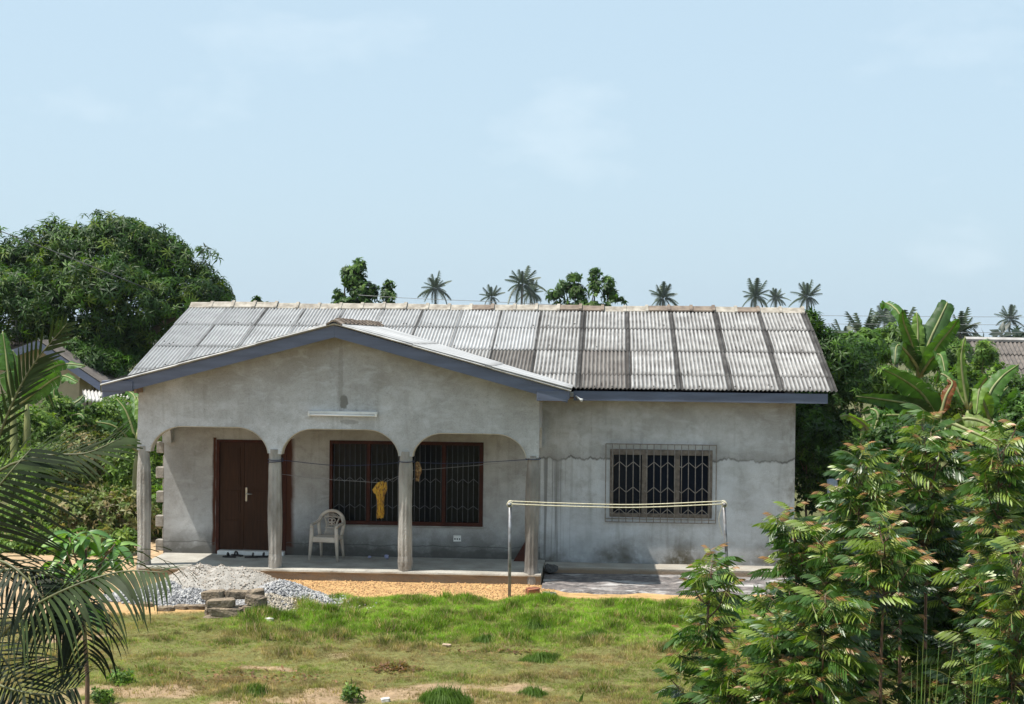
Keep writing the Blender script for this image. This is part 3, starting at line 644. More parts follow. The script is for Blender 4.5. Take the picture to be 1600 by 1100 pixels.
for c_ in range(15):
    x0, x1 = seams[c_], seams[c_ + 1]
    for r_i, (y0, run) in enumerate(rows):
        for sgn in (1, -1):
            ln = (run + (.14 if r_i < 3 else -.03)) / cth
            dark = c_ >= 9 or (r_i <= 1 and c_ >= 7)
            mt = SH_B if dark else SH_A
            if sgn == 1 and (c_, r_i) in ((10, 1), (10, 0), (8, 0), (8, 1)): mt = SH_C
            key = (round(x1 - x0, 3), r_i, mt.name)
            if key not in cache: cache[key] = sheet_mesh(x1 - x0, ln, 12, mt, 'roof_sheet')
            ys = EAVE_Y + y0; zs = ZE + SL * y0
            if sgn == 1:
                # hidden inside the porch roof?
                if all(zporch(x) > ZE + SL * (y0 + run) + .05 and GXL < x < GXR for x in (x0, x1)): continue
            M = Matrix.Translation(((x0 + x1) / 2 + random.uniform(-.004, .004), ys, zs + .024 + (c_ % 2) * .003 + random.uniform(0, .004))) @ Matrix.Rotation(TH - R_(.55), 4, 'X')
            if sgn == -1: M = Matrix.Translation(((x0 + x1) / 2, 2 * RIDGE_Y - ys, zs + .024 + (c_ % 2) * .003)) @ Matrix.Rotation(pi, 4, 'Z') @ Matrix.Rotation(TH - R_(.5), 4, 'X')
            M = M @ Matrix.Rotation(R_(random.uniform(-.4, .4)), 4, 'Z')
            place('roof_sheet', cache[key], roof, M)
# porch roof sheets: corrugations run down towards left and right
pl_ = hypot(GXR - AX, AZ - GZE)
for sgn in (1, -1):
    nrow = 3; rl = pl_ / nrow
    for k in range(7):
        yb = GY0 + k * .8
        for r_i in range(nrow):
            xd_top = (nrow - 1 - r_i) ; up_frac = (r_i + 1) / nrow       # r_i=0 lowest row
            ztop = GZE + (AZ - GZE) * up_frac
            if yb > EAVE_Y + (ztop - ZE) / SL + .1: continue
            key = ('p', r_i)
            if key not in cache: cache[key] = sheet_mesh(.8, rl + (.12 if r_i < 2 else -.02), 11, SH_A, 'porch_roof_sheet')
            s0 = r_i * rl; x = (AX + sgn * (GXR - AX)) - sgn * s0 * cos(GTH); z = GZE + s0 * sin(GTH) + .022
            M = Matrix.Translation((x, yb + .4 + (.075 if sgn < 0 else 0.0), z)) @ Matrix.Rotation(sgn * pi / 2, 4, 'Z') @ Matrix.Rotation(GTH - R_(.5), 4, 'X')
            if sgn == 1 and k == 0: M = Matrix.Translation((0, -.02 + .015 * r_i, 0)) @ M
            place('roof_sheet', cache[key], roof, M)
# roofing nails with dark sealing washers
bmn = bmesh.new()
for c_ in range(15):
    for (y0, run) in rows:
        for k in range(3):
            if random.random() < .45: continue
            x = seams[c_] + random.uniform(.08, .8); y = y0 + random.uniform(.05, .25); X_n, Y_n, Z_n = x, EAVE_Y + y, ZE + SL * y + .045
            if zporch(X_n) > Z_n - .02 and GXL < X_n < GXR: continue
            q = bmesh.ops.create_cone(bmn, segments=7, radius1=.017, radius2=.010, depth=.02, cap_ends=True); bmesh.ops.translate(bmn, verts=q['verts'], vec=(X_n, Y_n, Z_n))
tag(bobj('roof_nails', bmn, DARKNAIL, roof), kind='stuff')
# ridge caps
def cap_mesh(ln, wd, slope, name, mat, th=.03):
    v = []; a = slope
    prof = [(-wd, -wd * tan(a) - .018), (-wd * .5, -wd * .5 * tan(a)), (-.05, .0), (0, .014), (.05, 0), (wd * .5, -wd * .5 * tan(a)), (wd, -wd * tan(a) - .018)]
    n = len(prof)
    for x, k in ((0, 1.0), (ln * .86, .98), (ln * .87, 1.12), (ln, 1.12)):
        for y, z in prof: v.append((x, y * k, z * k + .025 * (k > 1.05)))
    nb_ = len(v)
    for x, k in ((0, 1.0), (ln * .86, .98), (ln * .87, 1.12), (ln, 1.12)):
        for y, z in prof: v.append((x, y * k, z * k + .025 * (k > 1.05) - th))
    f = []
    for s in range(3):
        for i in range(n - 1):
            f.append((s * n + i, (s + 1) * n + i, (s + 1) * n + i + 1, s * n + i + 1)); f.append((nb_ + s * n + i, nb_ + s * n + i + 1, nb_ + (s + 1) * n + i + 1, nb_ + (s + 1) * n + i))
        for i in (0, n - 1):
            q = (s * n + i, nb_ + s * n + i, nb_ + (s + 1) * n + i, (s + 1) * n + i); f.append(q if i else q[::-1])
    for i in range(n - 1):
        f.append((i, i + 1, nb_ + i + 1, nb_ + i)); f.append((3 * n + i, nb_ + 3 * n + i, nb_ + 3 * n + i + 1, 3 * n + i + 1))
    me = bpy.data.meshes.new(name); me.from_pydata(v, [], f); me.materials.append(mat); me.update(); return me
ncap = 28; cl = (XR - XL) / ncap
capA, capB = cap_mesh(cl * 1.06, .19, TH * 1.25, 'ridge_cap', CAP), cap_mesh(cl * 1.06, .19, TH, 'ridge_cap', CAPD)
for i in range(ncap):
    M = Matrix.Translation((XL + i * cl, RIDGE_Y, ZR + .07 + random.uniform(-.004, .006) + .01 * sin(i * .9))) @ Matrix.Rotation(R_(random.uniform(-.5, .9)), 4, 'Y') @ Matrix.Rotation(R_(random.uniform(-1, 1)), 4, 'Z')
    place('ridge_cap', capB if i in (18, 21, 22, 23, 13) or (i > 16 and i % 4 == 1) else capA, roof, M)
capP = cap_mesh(.47, .13, GTH, 'porch_ridge_cap', CAPD)
for i in range(12):
    M = Matrix.Translation((AX, GY0 - .05 + i * .44, AZ + .05 + random.uniform(-.006, .008))) @ Matrix.Rotation(pi / 2, 4, 'Z') @ Matrix.Rotation(R_(-1.5), 4, 'Y')
    place('ridge_cap', capP, roof, M)
# fascias
def board(name, a, b, h, y0, y1, mat=FASCIA, ext=0):
    (xa, za), (xb, zb) = a, b; bm = bmesh.new(); prism(bm, [(xa, za - h), (xb, zb - h), (xb, zb), (xa, za)], y0, y1); return bobj(name, bm, mat, roof)
yf = GY0 + .03
VERGE = simple('verge_strip', (.42, .42, .41), (.26, .26, .255), 5, .8, .2)
for sg_, x_end in ((-1, GXL), (1, GXR)):
    xs4 = [AX + (x_end - AX) * k / 3 for k in range(4)]
    for k in range(3):
        xa_, xb_ = sorted((xs4[k], xs4[k + 1])); lift = (2 - k) * .006 + .004; za_, zb_ = [AZ - GSL * abs(q - AX) + lift for q in (xa_, xb_)]
        obj('verge_strip', [(xa_, yf - .055, za_ - .012), (xb_, yf - .055, zb_ - .012), (xb_, yf + .02, zb_ + .022), (xa_, yf + .02, za_ + .022), (xa_, yf - .04, za_ - .03), (xb_, yf - .04, zb_ - .03), (xb_, yf + .03, zb_ + .01), (xa_, yf + .03, za_ + .01)],
            [(0, 1, 2, 3), (4, 7, 6, 5), (0, 4, 5, 1), (2, 6, 7, 3), (0, 3, 7, 4), (1, 5, 6, 2)], VERGE, roof)
board('fascia_board', (GXL + .02, GZE - .03), (AX - .001, AZ - .03), .20, yf, yf + .03)
board('fascia_board', (AX + .001, AZ - .03), (GXR - .06, GZE - .03 + .06 * GSL), .20, yf, yf + .03)
for xa, xb, zo in ((-8.645, -8.11, .03), (-1.235, -.72, -.045)):
    bm = bmesh.new(); box(bm, xa, xb, yf - .022, WY - .32, 2.99 + zo, 3.165 + zo, .004); bobj('boxed_eave', bm, FASCIA, roof)
    boxobj('eave_lining', xa + .01, xb - .01, yf + .05, WY - .33, 2.98 + zo, 2.987 + zo, WOODBARE, roof, 0)
boxobj('bare_wood_end', -8.105, -8.06, yf + .036, 26.615, 2.985, 3.12, WOODBARE, roof, .003)
boxobj('fascia_board', -.655, 3.80, EAVE_Y + .03, EAVE_Y + .055, ZE - .195, ZE - .022, FASCIA, roof, .003)
boxobj('soffit_board', -1.2, 3.78, EAVE_Y + .057, WY - .002, 2.93, 2.945, WOODBARE, roof, 0)
boxobj('fascia_board', -8.6, 3.80, 2 * RIDGE_Y - EAVE_Y - .06, 2 * RIDGE_Y - EAVE_Y - .03, ZE - .195, ZE - .022, FASCIA, roof, .003)
boxobj('roof_beam', -.72, -.66, EAVE_Y - .30, EAVE_Y + .1, ZE - .12, ZE - .04, CONC, roof, .003)
# small lamp holder hanging at the corner of the two eaves
tubeobj('lamp_holder', [(-.62, EAVE_Y, 2.98), (-.55, EAVE_Y - .02, 2.92), (-.50, EAVE_Y - .04, 2.90)], [.012, .02, .035], WHITE, roof)

# tube light on the gable
TL = empty('tube_light', at(536, 646, 26.6), 'long white fluorescent batten light fixed across the gable above the middle arch', 'light')
xa, xb = at(482, 645, 26.6).x, at(590, 647, 26.6).x; z0 = at(536, 646.5, 26.6).z
boxobj('housing', xa, xb, 26.565, 26.617, z0 - .005, z0 + .042, WHITE, TL, .004)
tubeobj('tube', [(xa + .04, 26.545, z0 - .02), (xb - .04, 26.545, z0 - .026)], .017, TUBEM, TL, 10)
for x in (xa + .02, xb - .02): boxobj('end_holder', x - .018, x + .018, 26.52, 26.566, z0 - .045, z0 + .01, WHITE, TL, .004)

# ------------------------------------------------------------------ things on the porch
def make_chair(p, rz):
    C_ = empty('plastic_chair', p, 'pale beige moulded plastic armchair standing on the porch under the window', 'chair'); C_.rotation_euler.z = rz
    def part(name, bm, smooth=True):
        me = bpy.data.meshes.new(name); bm.to_mesh(me); bm.free(); return link(name, me, C_, PLASTIC, smooth)
    bm = bmesh.new(); box(bm, -.21, .21, -.22, .20, .395, .42, .01); box(bm, -.215, .215, -.235, -.215, .33, .42, .008); box(bm, -.225, -.205, -.2, .2, .36, .415, .006); box(bm, .205, .225, -.2, .2, .36, .415, .006); part('seat', bm, False)
    for sx in (-1, 1):
        bm = bmesh.new(); tube(bm, [(sx * .225, -.215, .62), (sx * .232, -.222, .42), (sx * .26, -.25, 0)], [.034, .038, .022], 6); part('leg', bm)
        bm = bmesh.new(); tube(bm, [(sx * .19, .18, .42), (sx * .20, .23, .2), (sx * .21, .27, 0)], [.034, .028, .02], 6); part('leg', bm)
        pts = bez([(sx * .225, -.25, .60), (sx * .25, -.15, .635), (sx * .262, .02, .64), (sx * .24, .14, .66), (sx * .185, .21, .74)], 10)
        bm = bmesh.new()
        for a, b in zip(pts, pts[1:]): pass
        tube(bm, pts, .028, 6); bmesh.ops.scale(bm, verts=bm.verts, vec=(1, 1, 1)); part('armrest', bm)
    pts = bez([(-.20, .16, .42), (-.235, .19, .60), (-.20, .22, .74), (-.11, .245, .82), (0, .255, .845), (.11, .245, .82), (.20, .22, .74), (.235, .19, .60), (.20, .16, .42)], 32)
    bm = bmesh.new(); tube(bm, pts, .032, 6); part('back_hoop', bm)
    # backrest splat: a frame of ribs with an open-work rosette
    bm = bmesh.new()
    yy = lambda z: .165 + (z - .42) * .21
    def rib(a, b, r): tube(bm, [(a[0], yy(a[1]), a[1]), (b[0], yy(b[1]), b[1])], r, 5)
    for sx in (-1, 1):
        q = [(sx * .115, .43), (sx * .095, .53), (sx * .10, .64), (sx * .155, .76)]
        for a, b in zip(q, q[1:]): rib(a, b, .012)
    for k in range(-4, 5): rib((k * .021, .43), (k * .021, .54), .0065)
    rib((-.12, .545), (.12, .545), .010)
    for k in range(-4, 5):
        if abs(k) > 1: rib((k * .023, .56), (k * .030, .60 if abs(k) < 3 else .66), .006)
    for k in range(-5, 6): rib((k * .021, .745 - abs(k) * .006), (k * .024, .81 - k * k * .0022), .007)
    rib((-.13, .735), (.13, .735), .009)
    part('backrest', bm)
    bm = bmesh.new()
    yb = yy(.66)
    for cx, cz, r in ((-.035, .675, .030), (.035, .675, .030), (-.03, .615, .022), (.03, .615, .022), (0, .655, .016)):
        pts = [(cx + r * cos(a), yy(cz + r * sin(a)), cz + r * sin(a)) for a in [2 * pi * i / 10 for i in range(11)]]; tube(bm, pts, .010, 5)
    tube(bm, [(0, yy(.56), .56), (0, yy(.735), .735)], .009, 5); part('emblem', bm)
    return C_
cp = gnd(512, 874, 0); make_chair((cp.x, cp.y - .0, 0.0), R_(-8))

# washing line between the columns
def wire(name, pts, r, mat, parent=None, n=24): return tubeobj(name, bez(pts, n), r, mat, parent, 5)
PLN = empty('washing_line', (-3.5, 26.8, 1.7), 'thin blue and grey washing lines strung between the porch columns', 'washing line')
cy = 26.82
A_ = lambda px, py, y=cy: at(px, py, y)
wire('blue_line', [A_(424, 719, 26.62), A_(441, 719), A_(520, 727), A_(585, 726), A_(630, 722)], .006, BLUEROPE, PLN)
wire('blue_line', [A_(640, 722), A_(700, 724), A_(760, 722), A_(824, 718, 26.6)], .006, BLUEROPE, PLN)
wire('grey_line', [A_(441, 741), A_(500, 748), A_(560, 752), A_(595, 754), A_(606, 751), A_(630, 741)], .004, GREYWIRE, PLN)
wire('grey_line', [A_(640, 735), A_(672, 733), A_(745, 727), A_(824, 719, 26.6)], .004, GREYWIRE, PLN)
for cx, z0 in ((-5.752, at(430, 718, 26.6).z), (-3.487, at(635, 721, 26.6).z), (-1.31, at(832, 717, 26.6).z)):
    for k in range(2 if cx < -5 else 1):
        tubeobj('knot_loop', [(cx + .128 * cos(a), 26.70 + .128 * sin(a), z0 - k * .045 + .012 * sin(a + k * 2)) for a in [2 * pi * i / 18 for i in range(19)]], .008, BLUEROPE, PLN, 5)

def clothmat(name, c1, c2, c3):
    m, t, p, l = new_mat(name); P = pos_(t); c = mixc_(t, ramp(t, noise(t, P, 22, 5), [(.42, 0.), (.58, 1.)]), c1, c2); c = mixc_(t, ramp(t, noise(t, vscale(t, P, (1, 1, .6)), 34, 3), [(.56, 0.), (.6, 1.)]), c, c3)
    l(c, p.inputs['Base Color']); p.inputs['Roughness'].default_value = .9; bump(t, p, noise(t, P, 30, 3), .8, .01); return m
YC = clothmat('yellow_print_cloth', (.50, .29, .03), (.34, .17, .02), (.09, .045, .02)); BC = clothmat('brown_print_cloth', (.30, .16, .06), (.12, .07, .035), (.42, .30, .14))
def cloth(name, cx, top, segs, mat, label, seed, yb=cy):
    """segs: list of (z below top, half width, x offset) for a hanging folded cloth"""
    r_ = random.Random(seed); bm = bmesh.new(); nu = 16; rowsv = []
    for lay in (0, 1):
        rr = []
        for j, (dz, hw, ox) in enumerate(segs):
            rv = []
            for i in range(nu + 1):
                s = i / nu * 2 - 1; fold = .014 * sin(s * 9 + j * .5 + lay * 1.3 + seed) + .006 * sin(s * 21 + j)
                y = yb + (-.012 if lay == 0 else .012) + (fold if j else fold * .4)
                rv.append(bm.verts.new((cx + ox + s * hw + .008 * sin(j * 2.1 + i), y, top - dz + (.012 * sin(s * 7 + seed) if j == len(segs) - 1 else 0) - (.0 if j else abs(s) * .015))))
            rr.append(rv)
        rowsv.append(rr)
        for j in range(len(segs) - 1):
            for i in range(nu): bm.faces.new((rr[j][i], rr[j][i + 1], rr[j + 1][i + 1], rr[j + 1][i]))
    a, b = rowsv[0][0], rowsv[1][0]
    for i in range(nu): bm.faces.new((a[i], b[i], b[i + 1], a[i + 1]))
    for k in (0, nu):
        for j in range(len(segs) - 1): bm.faces.new((rowsv[0][j][k], rowsv[0][j + 1][k], rowsv[1][j + 1][k], rowsv[1][j][k]))
    bmesh.ops.recalc_face_normals(bm, faces=bm.faces)
    o = bobj(name, bm, mat, None, True, origin=(cx, yb, top)); return tag(o, label, 'clothing')
zt = at(595, 751.5, cy).z; xc = at(595, 751, cy).x
cloth('yellow_garment', xc, zt, [(0, .05, .035), (.03, .09, .02), (.10, .10, 0), (.15, .13, -.015), (.20, .115, -.02), (.235, .07, -.005), (.33, .062, .0), (.45, .062, .002), (.56, .06, 0), (.645, .055, -.005)], YC, 'yellow patterned garment hanging folded from the porch washing line', 3)
zt = at(652, 721, cy - .08).z; xc = at(653, 721, cy - .08).x
cloth('bunched_cloth', xc, zt, [(0, .03, -.01), (.06, .05, 0), (.12, .045, .015), (.20, .05, .01), (.27, .035, .0), (.33, .025, -.01)], BC, 'small brown cloth bunched on the line beside the third porch column', 11, cy - .08)

# sandals in front of the door
def sandal(px, py, rz, label):
    g = gnd(px, py, 0); s = empty('sandal', (g.x, g.y, 0), label, 'sandal', 'sandals in front of the door'); s.rotation_euler.z = rz
    bm = bmesh.new(); pts = [(-.035, -.11), (.035, -.11), (.04, -.02), (.048, .08), (.03, .13), (-.02, .13), (-.042, .07), (-.036, -.02)]
    f = bm.faces.new([bm.verts.new((x, y, 0)) for x, y in pts]); r = bmesh.ops.extrude_face_region(bm, geom=[f]); bmesh.ops.translate(bm, verts=[v for v in r['geom'] if isinstance(v, bmesh.types.BMVert)], vec=(0, 0, .028)); bmesh.ops.recalc_face_normals(bm, faces=bm.faces)
    me = bpy.data.meshes.new('sole'); bm.to_mesh(me); bm.free(); link('sole', me, s, SAND)
    bm = bmesh.new(); tube(bm, [(-.043, .03, .02), (-.03, .035, .065), (0, .04, .08), (.03, .035, .065), (.046, .03, .02)], .017, 6); me = bpy.data.meshes.new('strap'); bm.to_mesh(me); bm.free(); link('strap', me, s, SAND, True)
SAND = simple('black_rubber', (.012, .010, .010), (.025, .02, .018), 20, .6, 0)
for i, (px, py, rz, lb) in enumerate(((359, 871, 1.5, 'black sandal nearest the sunlit floor, leftmost of the row before the door'), (371, 869, 1.1, 'black sandal set furthest back in the row before the door, second from left'), (392, 871.5, -1.4, 'black sandal below the door handle, third in the row before the door'), (409, 871, -1.2, 'black sandal closest to the second column, rightmost in the row before the door'))):
    sandal(px, py, rz, lb)
PLB = simple('bluish_plastic', (.22, .24, .42), (.4, .4, .5), 30, .35, 0)
def crumple(name, c, r, mat, label, cat, seed, sq=.6):
    bm = bmesh.new(); bmesh.ops.create_icosphere(bm, subdivisions=2, radius=r); rr = random.Random(seed)
    for v in bm.verts: v.co *= rr.uniform(.65, 1.2); v.co.z = v.co.z * sq
    mz = min(v.co.z for v in bm.verts); bmesh.ops.translate(bm, verts=bm.verts, vec=Vector(c) + Vector((0, 0, -mz)))
    o = bobj(name, bm, mat, None, False, origin=c); return tag(o, label, cat)
crumple('plastic_bag', gnd(577, 872, 0), .035, PLB, 'tiny crumpled bluish plastic bag on the porch floor near the chair', 'litter', 1)
crumple('plastic_bag', gnd(604, 874, 0), .045, PLB, 'crumpled bluish plastic bag on the porch floor beside the third column', 'litter', 2, .9)
# plank leaning in the corner of the porch
pb = gnd(806, 878, 0); bm = bmesh.new(); v = [Vector((pb.x - .05, 27.95, 0)), Vector((pb.x + .16, 27.95, 0)), Vector((pb.x + .33, 28.17, 0.50)), Vector((pb.x + .28, 28.17, .56))]
prismv = [bm.verts.new(q) for q in v] + [bm.verts.new(q + Vector((.01, .025, 0))) for q in v]
bm.faces.new(prismv[:4]); bm.faces.new(prismv[4:][::-1])
for i in range(4): bm.faces.new((prismv[i], prismv[4 + i], prismv[4 + (i + 1) % 4], prismv[(i + 1) % 4]))
tag(bobj('leaning_board', bm, WINFR, None, origin=pb), 'dark red board leaning on the wall behind the last porch column', 'board')
RAG = simple('grey_rag', (.09, .085, .08), (.03, .03, .03), 25, .95, .4)
crumple('rag_heap', (-1.02, 27.45, -.14), .13, RAG, 'dark grey rag heap on the ledge beside the last porch column', 'rags', 5, .7)
cg = gnd(714, 0, 0) if False else None

# ------------------------------------------------------------------ clothes line on two pipes
YP = 25.3
p1b = at(796, 938, YP); p1t = at(797, 788, YP); p2t = at(1131, 788, YP); p2b = at(1139, 938, YP)
for (b, t_, lb) in ((p1b, p1t, 'bare galvanised pipe post of the yard clothes line, in front of the last porch column'), (p2b, p2t, 'leaning rusty pipe post of the yard clothes line, rising behind the leafy sapling')):
    gzv = float(ground_z(b.x, b.y)) - .1
    e = empty('line_post', (b.x, b.y, gzv + .1), lb, 'post', 'posts of the yard clothes line')
    tubeobj('post', [(b.x, b.y, gzv), tuple(b.lerp(t_, .5)), tuple(t_)], .027, STEEL, e, 10)
    tubeobj('cross_pipe', [(t_.x, t_.y - .20, t_.z + .01), (t_.x, t_.y + .2, t_.z + .01)], .03, STEEL, e, 10)
RP = empty('yard_clothes_rope', tuple(p1t), 'pale double rope stretched between the two yard pipe posts', 'rope')
for k, (ya, dz) in enumerate(((-.13, -.016), (.10, .006))):
    pts = [Vector((p1t.x, YP + ya, p1t.z + .035 + dz)), Vector((p1t.x * .72 + p2t.x * .28, YP + ya, p1t.z + .015 + dz)), Vector((p1t.x * .4 + p2t.x * .6, YP + ya, p1t.z + .015 + dz)), Vector((p2t.x, YP + ya, p2t.z + .035 + dz))]
    wire('rope', pts, .0095, ROPE, RP)
    for xx in (p1t, p2t): tubeobj('rope_knot', [(xx.x + .038 * cos(a), YP + ya, xx.z + .01 + .038 * sin(a)) for a in [2 * pi * i / 12 for i in range(13)]], .011, ROPE, RP, 5)
wire('loose_end', [Vector((p2t.x - .04, YP - .2, p2t.z)), Vector((p2t.x - .09, YP - .2, p2t.z - .22)), Vector((p2t.x - .03, YP - .2, p2t.z - .48))], .004, ROPE, RP)

# ------------------------------------------------------------------ heaps, blocks, stones
def rock_bm(bm, c, sx, sy, sz, rz, seed, rough=.16):
    rr = random.Random(seed); q = bmesh.ops.create_cube(bm, size=1); es = list({e for v in q['verts'] for e in v.link_edges})
    r2 = bmesh.ops.bevel(bm, geom=es, offset=.12, segments=1, affect='EDGES'); vs = list(bm.verts)
    for v in vs: v.co += Vector((rr.uniform(-1, 1), rr.uniform(-1, 1), rr.uniform(-1, 1))) * rough * .4
    M = Matrix.Translation(c) @ Matrix.Rotation(rz, 4, 'Z') @ Matrix.Diagonal((sx, sy, sz, 1))
    for v in vs: v.co = M @ v.co
def block(name, c, s, rz, mat, parent, seed, tilt=0, rough=.16):
    bm = bmesh.new(); rock_bm(bm, Vector((0, 0, 0)), *s, 0, seed, rough); bmesh.ops.rotate(bm, verts=bm.verts, cent=(0, 0, 0), matrix=Matrix.Rotation(rz, 3, 'Z') @ Matrix.Rotation(tilt, 3, 'Y'))
    bmesh.ops.translate(bm, verts=bm.verts, vec=c); return bobj(name, bm, mat, parent, origin=c)
ST = empty('stacked_blocks', (at(366, 975, 23.6).x, 23.6, -.28), 'rough stack of old broken concrete blocks on the grass in front of the sand heap', 'block stack')
sc = PX(23.4)
def bl(px, py, wpx, hpx, Y, rz=0, tilt=0, depth=.2, k=[0]):
    k[0] += 1; c = at(px, py, Y); block('old_block', c, (wpx * sc, depth, hpx * sc), rz, OLDBLOCK, ST, k[0] * 13, tilt)
for a in ((343, 969, 52, 14, 23.40, .05), (388, 968, 40, 16, 23.42, -.3, .05), (407, 962, 22, 26, 23.55, .5), (352, 956, 50, 15, 23.40, .0, .03), (330, 957, 20, 15, 23.6, .4), (397, 953, 34, 16, 23.5, -.25, -.1), (345, 942, 46, 13, 23.42, .06, -.04), (399, 938, 30, 16, 23.48, -.5, .1), (378, 929, 52, 13, 23.78, .02, .03), (335, 929, 36, 14, 23.75, -.2, -.12), (400, 927, 26, 12, 23.6, .5, -.1), (365, 953, 60, 13, 23.85, .0), (360, 966, 80, 14, 23.85, .0), (332, 943, 22, 12, 23.8, .3), (409, 944, 18, 14, 23.7, .2)): bl(*a)
for k, (px, py, w_, rz, lb) in enumerate(((258, 952, 26, .1, 'flat old block at the left end of the row edging the gravel'), (283, 950, 24, -.15, 'short old block second from the left in the row edging the gravel'), (306, 950, 30, .12, 'long old block next to the block stack in the row edging the gravel'), (228, 946, 24, -.1, 'half buried block under the palm frond beside the gravel'))):
    c = gnd(px, py + 4, -.28) + Vector((0, 0, .04)); b_ = block('edging_block', c, (w_ * sc, .16, .10), rz, OLDBLOCK, None, 90 + k); tag(b_, lb, 'block', 'blocks edging the gravel')
BRICKM = simple('burnt_brick', (.34, .115, .055), (.16, .07, .045), 18, .9, .7, 40, .01)
b_ = block('red_brick_lump', gnd(833, 930, -.19) + Vector((0, 0, .055)), (.21, .17, .14), .15, BRICKM, None, 7, 0, .2); tag(b_, 'orange red brick lump on the sand at the foot of the last porch column', 'brick')
b_ = block('flat_stone', gnd(858, 929, -.19) + Vector((0, 0, .02)), (.22, .12, .04), -.1, CONC, None, 8, 0, .2); tag(b_, 'thin grey flat stone on the apron edge to the right of the red brick', 'stone')
LS = simple('lawn_stone', (.46, .33, .22), (.25, .19, .14), 20, .9, .5)
WS = simple('white_stone', (.62, .60, .56), (.4, .38, .35), 20, .9, .5)
for k, (px, py, s, mt, lb) in enumerate(((697, 1010, .10, LS, 'beige stone lying alone in the middle of the lawn'), (420, 974, .10, WS, 'pale stone on the grass just right of the block stack'), (434, 951, .09, WS, 'white stone at the front foot of the gravel heap'), (602, 1096, .08, WS, 'white stone cut by the bottom edge of the picture'), (499, 953, .06, WS, 'small white stone in the grass right of the gravel heap'))):
    g = gnd(px, py, -.28); z = float(ground_z(g.x, g.y)); b_ = block('stone', (g.x, g.y, z + s * .25), (s * 1.2, s, s * .7), k * 1.1, mt, None, 60 + k, .1, .3); tag(b_, lb, 'stone')

def heap(name, peaks, mat, label, cat, xr, yr, res=.05, amp=.03, seed=0):
    xs = np.arange(*xr, res); ys = np.arange(*yr, res); X, Y = np.meshgrid(xs, ys); H_ = heapz(X, Y, peaks) + (vnoise(X, Y, 7, seed) - .5) * amp
    Z = -.30 + H_ ; nx, ny = len(xs), len(ys); ii = (np.arange(ny - 1)[:, None] * nx + np.arange(nx - 1)[None]).ravel()
    T = np.concatenate([np.stack([ii, ii + 1, ii + nx + 1], 1), np.stack([ii, ii + nx + 1, ii + nx], 1)]); V = np.stack([X, Y, Z], -1).reshape(-1, 3)
    keep = (V[T][:, :, 2].max(1) > -.27); T = T[keep]; used = np.unique(T); re = np.zeros(len(V), int); re[used] = np.arange(len(used))
    c = np.array([peaks[0][0], peaks[0][1], -.25]); o = link(name, mesh_np(name, V[used] - c, re[T]), None, mat, True); o.location = Vector(c); return tag(o, label, cat)
def heapz(X, Y, peaks):
    H_ = np.zeros_like(X)
    for (cx, cy_, h, rx, ry) in peaks:
        d = np.sqrt(((X - cx) / rx) ** 2 + ((Y - cy_) / ry) ** 2); H_ = np.maximum(H_, h * np.clip(1 - d, 0, 1) ** .85 * (1 - .12 * np.exp(-d * d * 8)))
    return H_ + 0
SANDM = simple('coarse_sand', (.42, .395, .36), (.27, .25, .22), 9, .97, 1.0, 60, .03)
hx = lambda px, Y: at(px, 900, Y).x
sandp = [(hx(312, 25.3), 25.35, .62, .95, 1.1), (hx(375, 25.3), 25.4, .55, .95, 1.0), (hx(345, 25.3), 25.3, .60, .9, 1.0)]
heap('sand_heap', sandp, SANDM, 'grey brown heap of coarse building sand in front of the porch step', 'sand heap', (-8.8, -4.0), (23.9, 26.55), seed=12)
grp = [(hx(262, 24.7), 24.75, .36, .85, .75), (hx(300, 24.4), 24.45, .30, .75, .6), (hx(438, 24.7), 24.8, .42, .75, .75), (hx(470, 24.6), 24.6, .24, .8, .6), (hx(420, 24.2), 24.25, .26, .6, .55), (hx(225, 24.7), 24.7, .22, .7, .6)]
GRM = simple('gravel_base', (.30, .30, .31), (.16, .16, .17), 30, .95, 1.0, 50, .03)
GH = heap('gravel_heap', grp, GRM, 'blue grey crushed stone heap spread round the foot of the sand heap', 'gravel heap', (-9.4, -3.2), (23.4, 25.9), amp=.05, seed=21)
bm = bmesh.new(); bmesh.ops.create_icosphere(bm, subdivisions=1, radius=1); bm.verts.ensure_lookup_table(); rr = random.Random(3)
pv = np.array([tuple(v.co * rr.uniform(.7, 1.15)) for v in bm.verts]); pt = np.array([[v.index for v in f.verts] for f in bm.faces]); bm.free()
n_ = 21000; X = rng.uniform(-9.4, -3.2, n_); Y = rng.uniform(23.4, 25.8, n_); Hh = heapz(X, Y, grp); sel = (Hh > .035) | ((Hh > .0) & (rng.random(n_) < .5)); sel &= heapz(X, Y, sandp) < Hh + .03
# a loose scatter beyond the foot of the heap
X2 = rng.normal(hx(470, 24.2), .5, 500); Y2 = rng.normal(24.3, .35, 500)
X, Y, Hh = np.concatenate([X[sel], X2]), np.concatenate([Y[sel], Y2]), np.concatenate([Hh[sel], heapz(X2, Y2, grp)]); n_ = len(X)
zg_ = np.maximum(-.30 + Hh, ground_z(X, Y)) + .012
q = rng.random(n_)[:, None]; colr = np.where(q < .55, np.array([[.30, .30, .305]]), np.where(q < .8, np.array([[.15, .15, .155]]), np.array([[.42, .41, .39]]))) * rng.uniform(.75, 1.2, (n_, 1))
warm = ((Y < 24.35) & (X > hx(400, 24.3)))[:, None]; colr = np.where(warm, colr * np.array([[1.05, .93, .74]]), colr)
d = rng.normal(size=(n_, 3)); sm_, t, p, l = new_mat('crushed_stone'); a = t.nodes.new('ShaderNodeAttribute'); a.attribute_name = 'Col'; l(a.outputs['Color'], p.inputs['Base Color']); p.inputs['Roughness'].default_value = .85; STONE = sm_
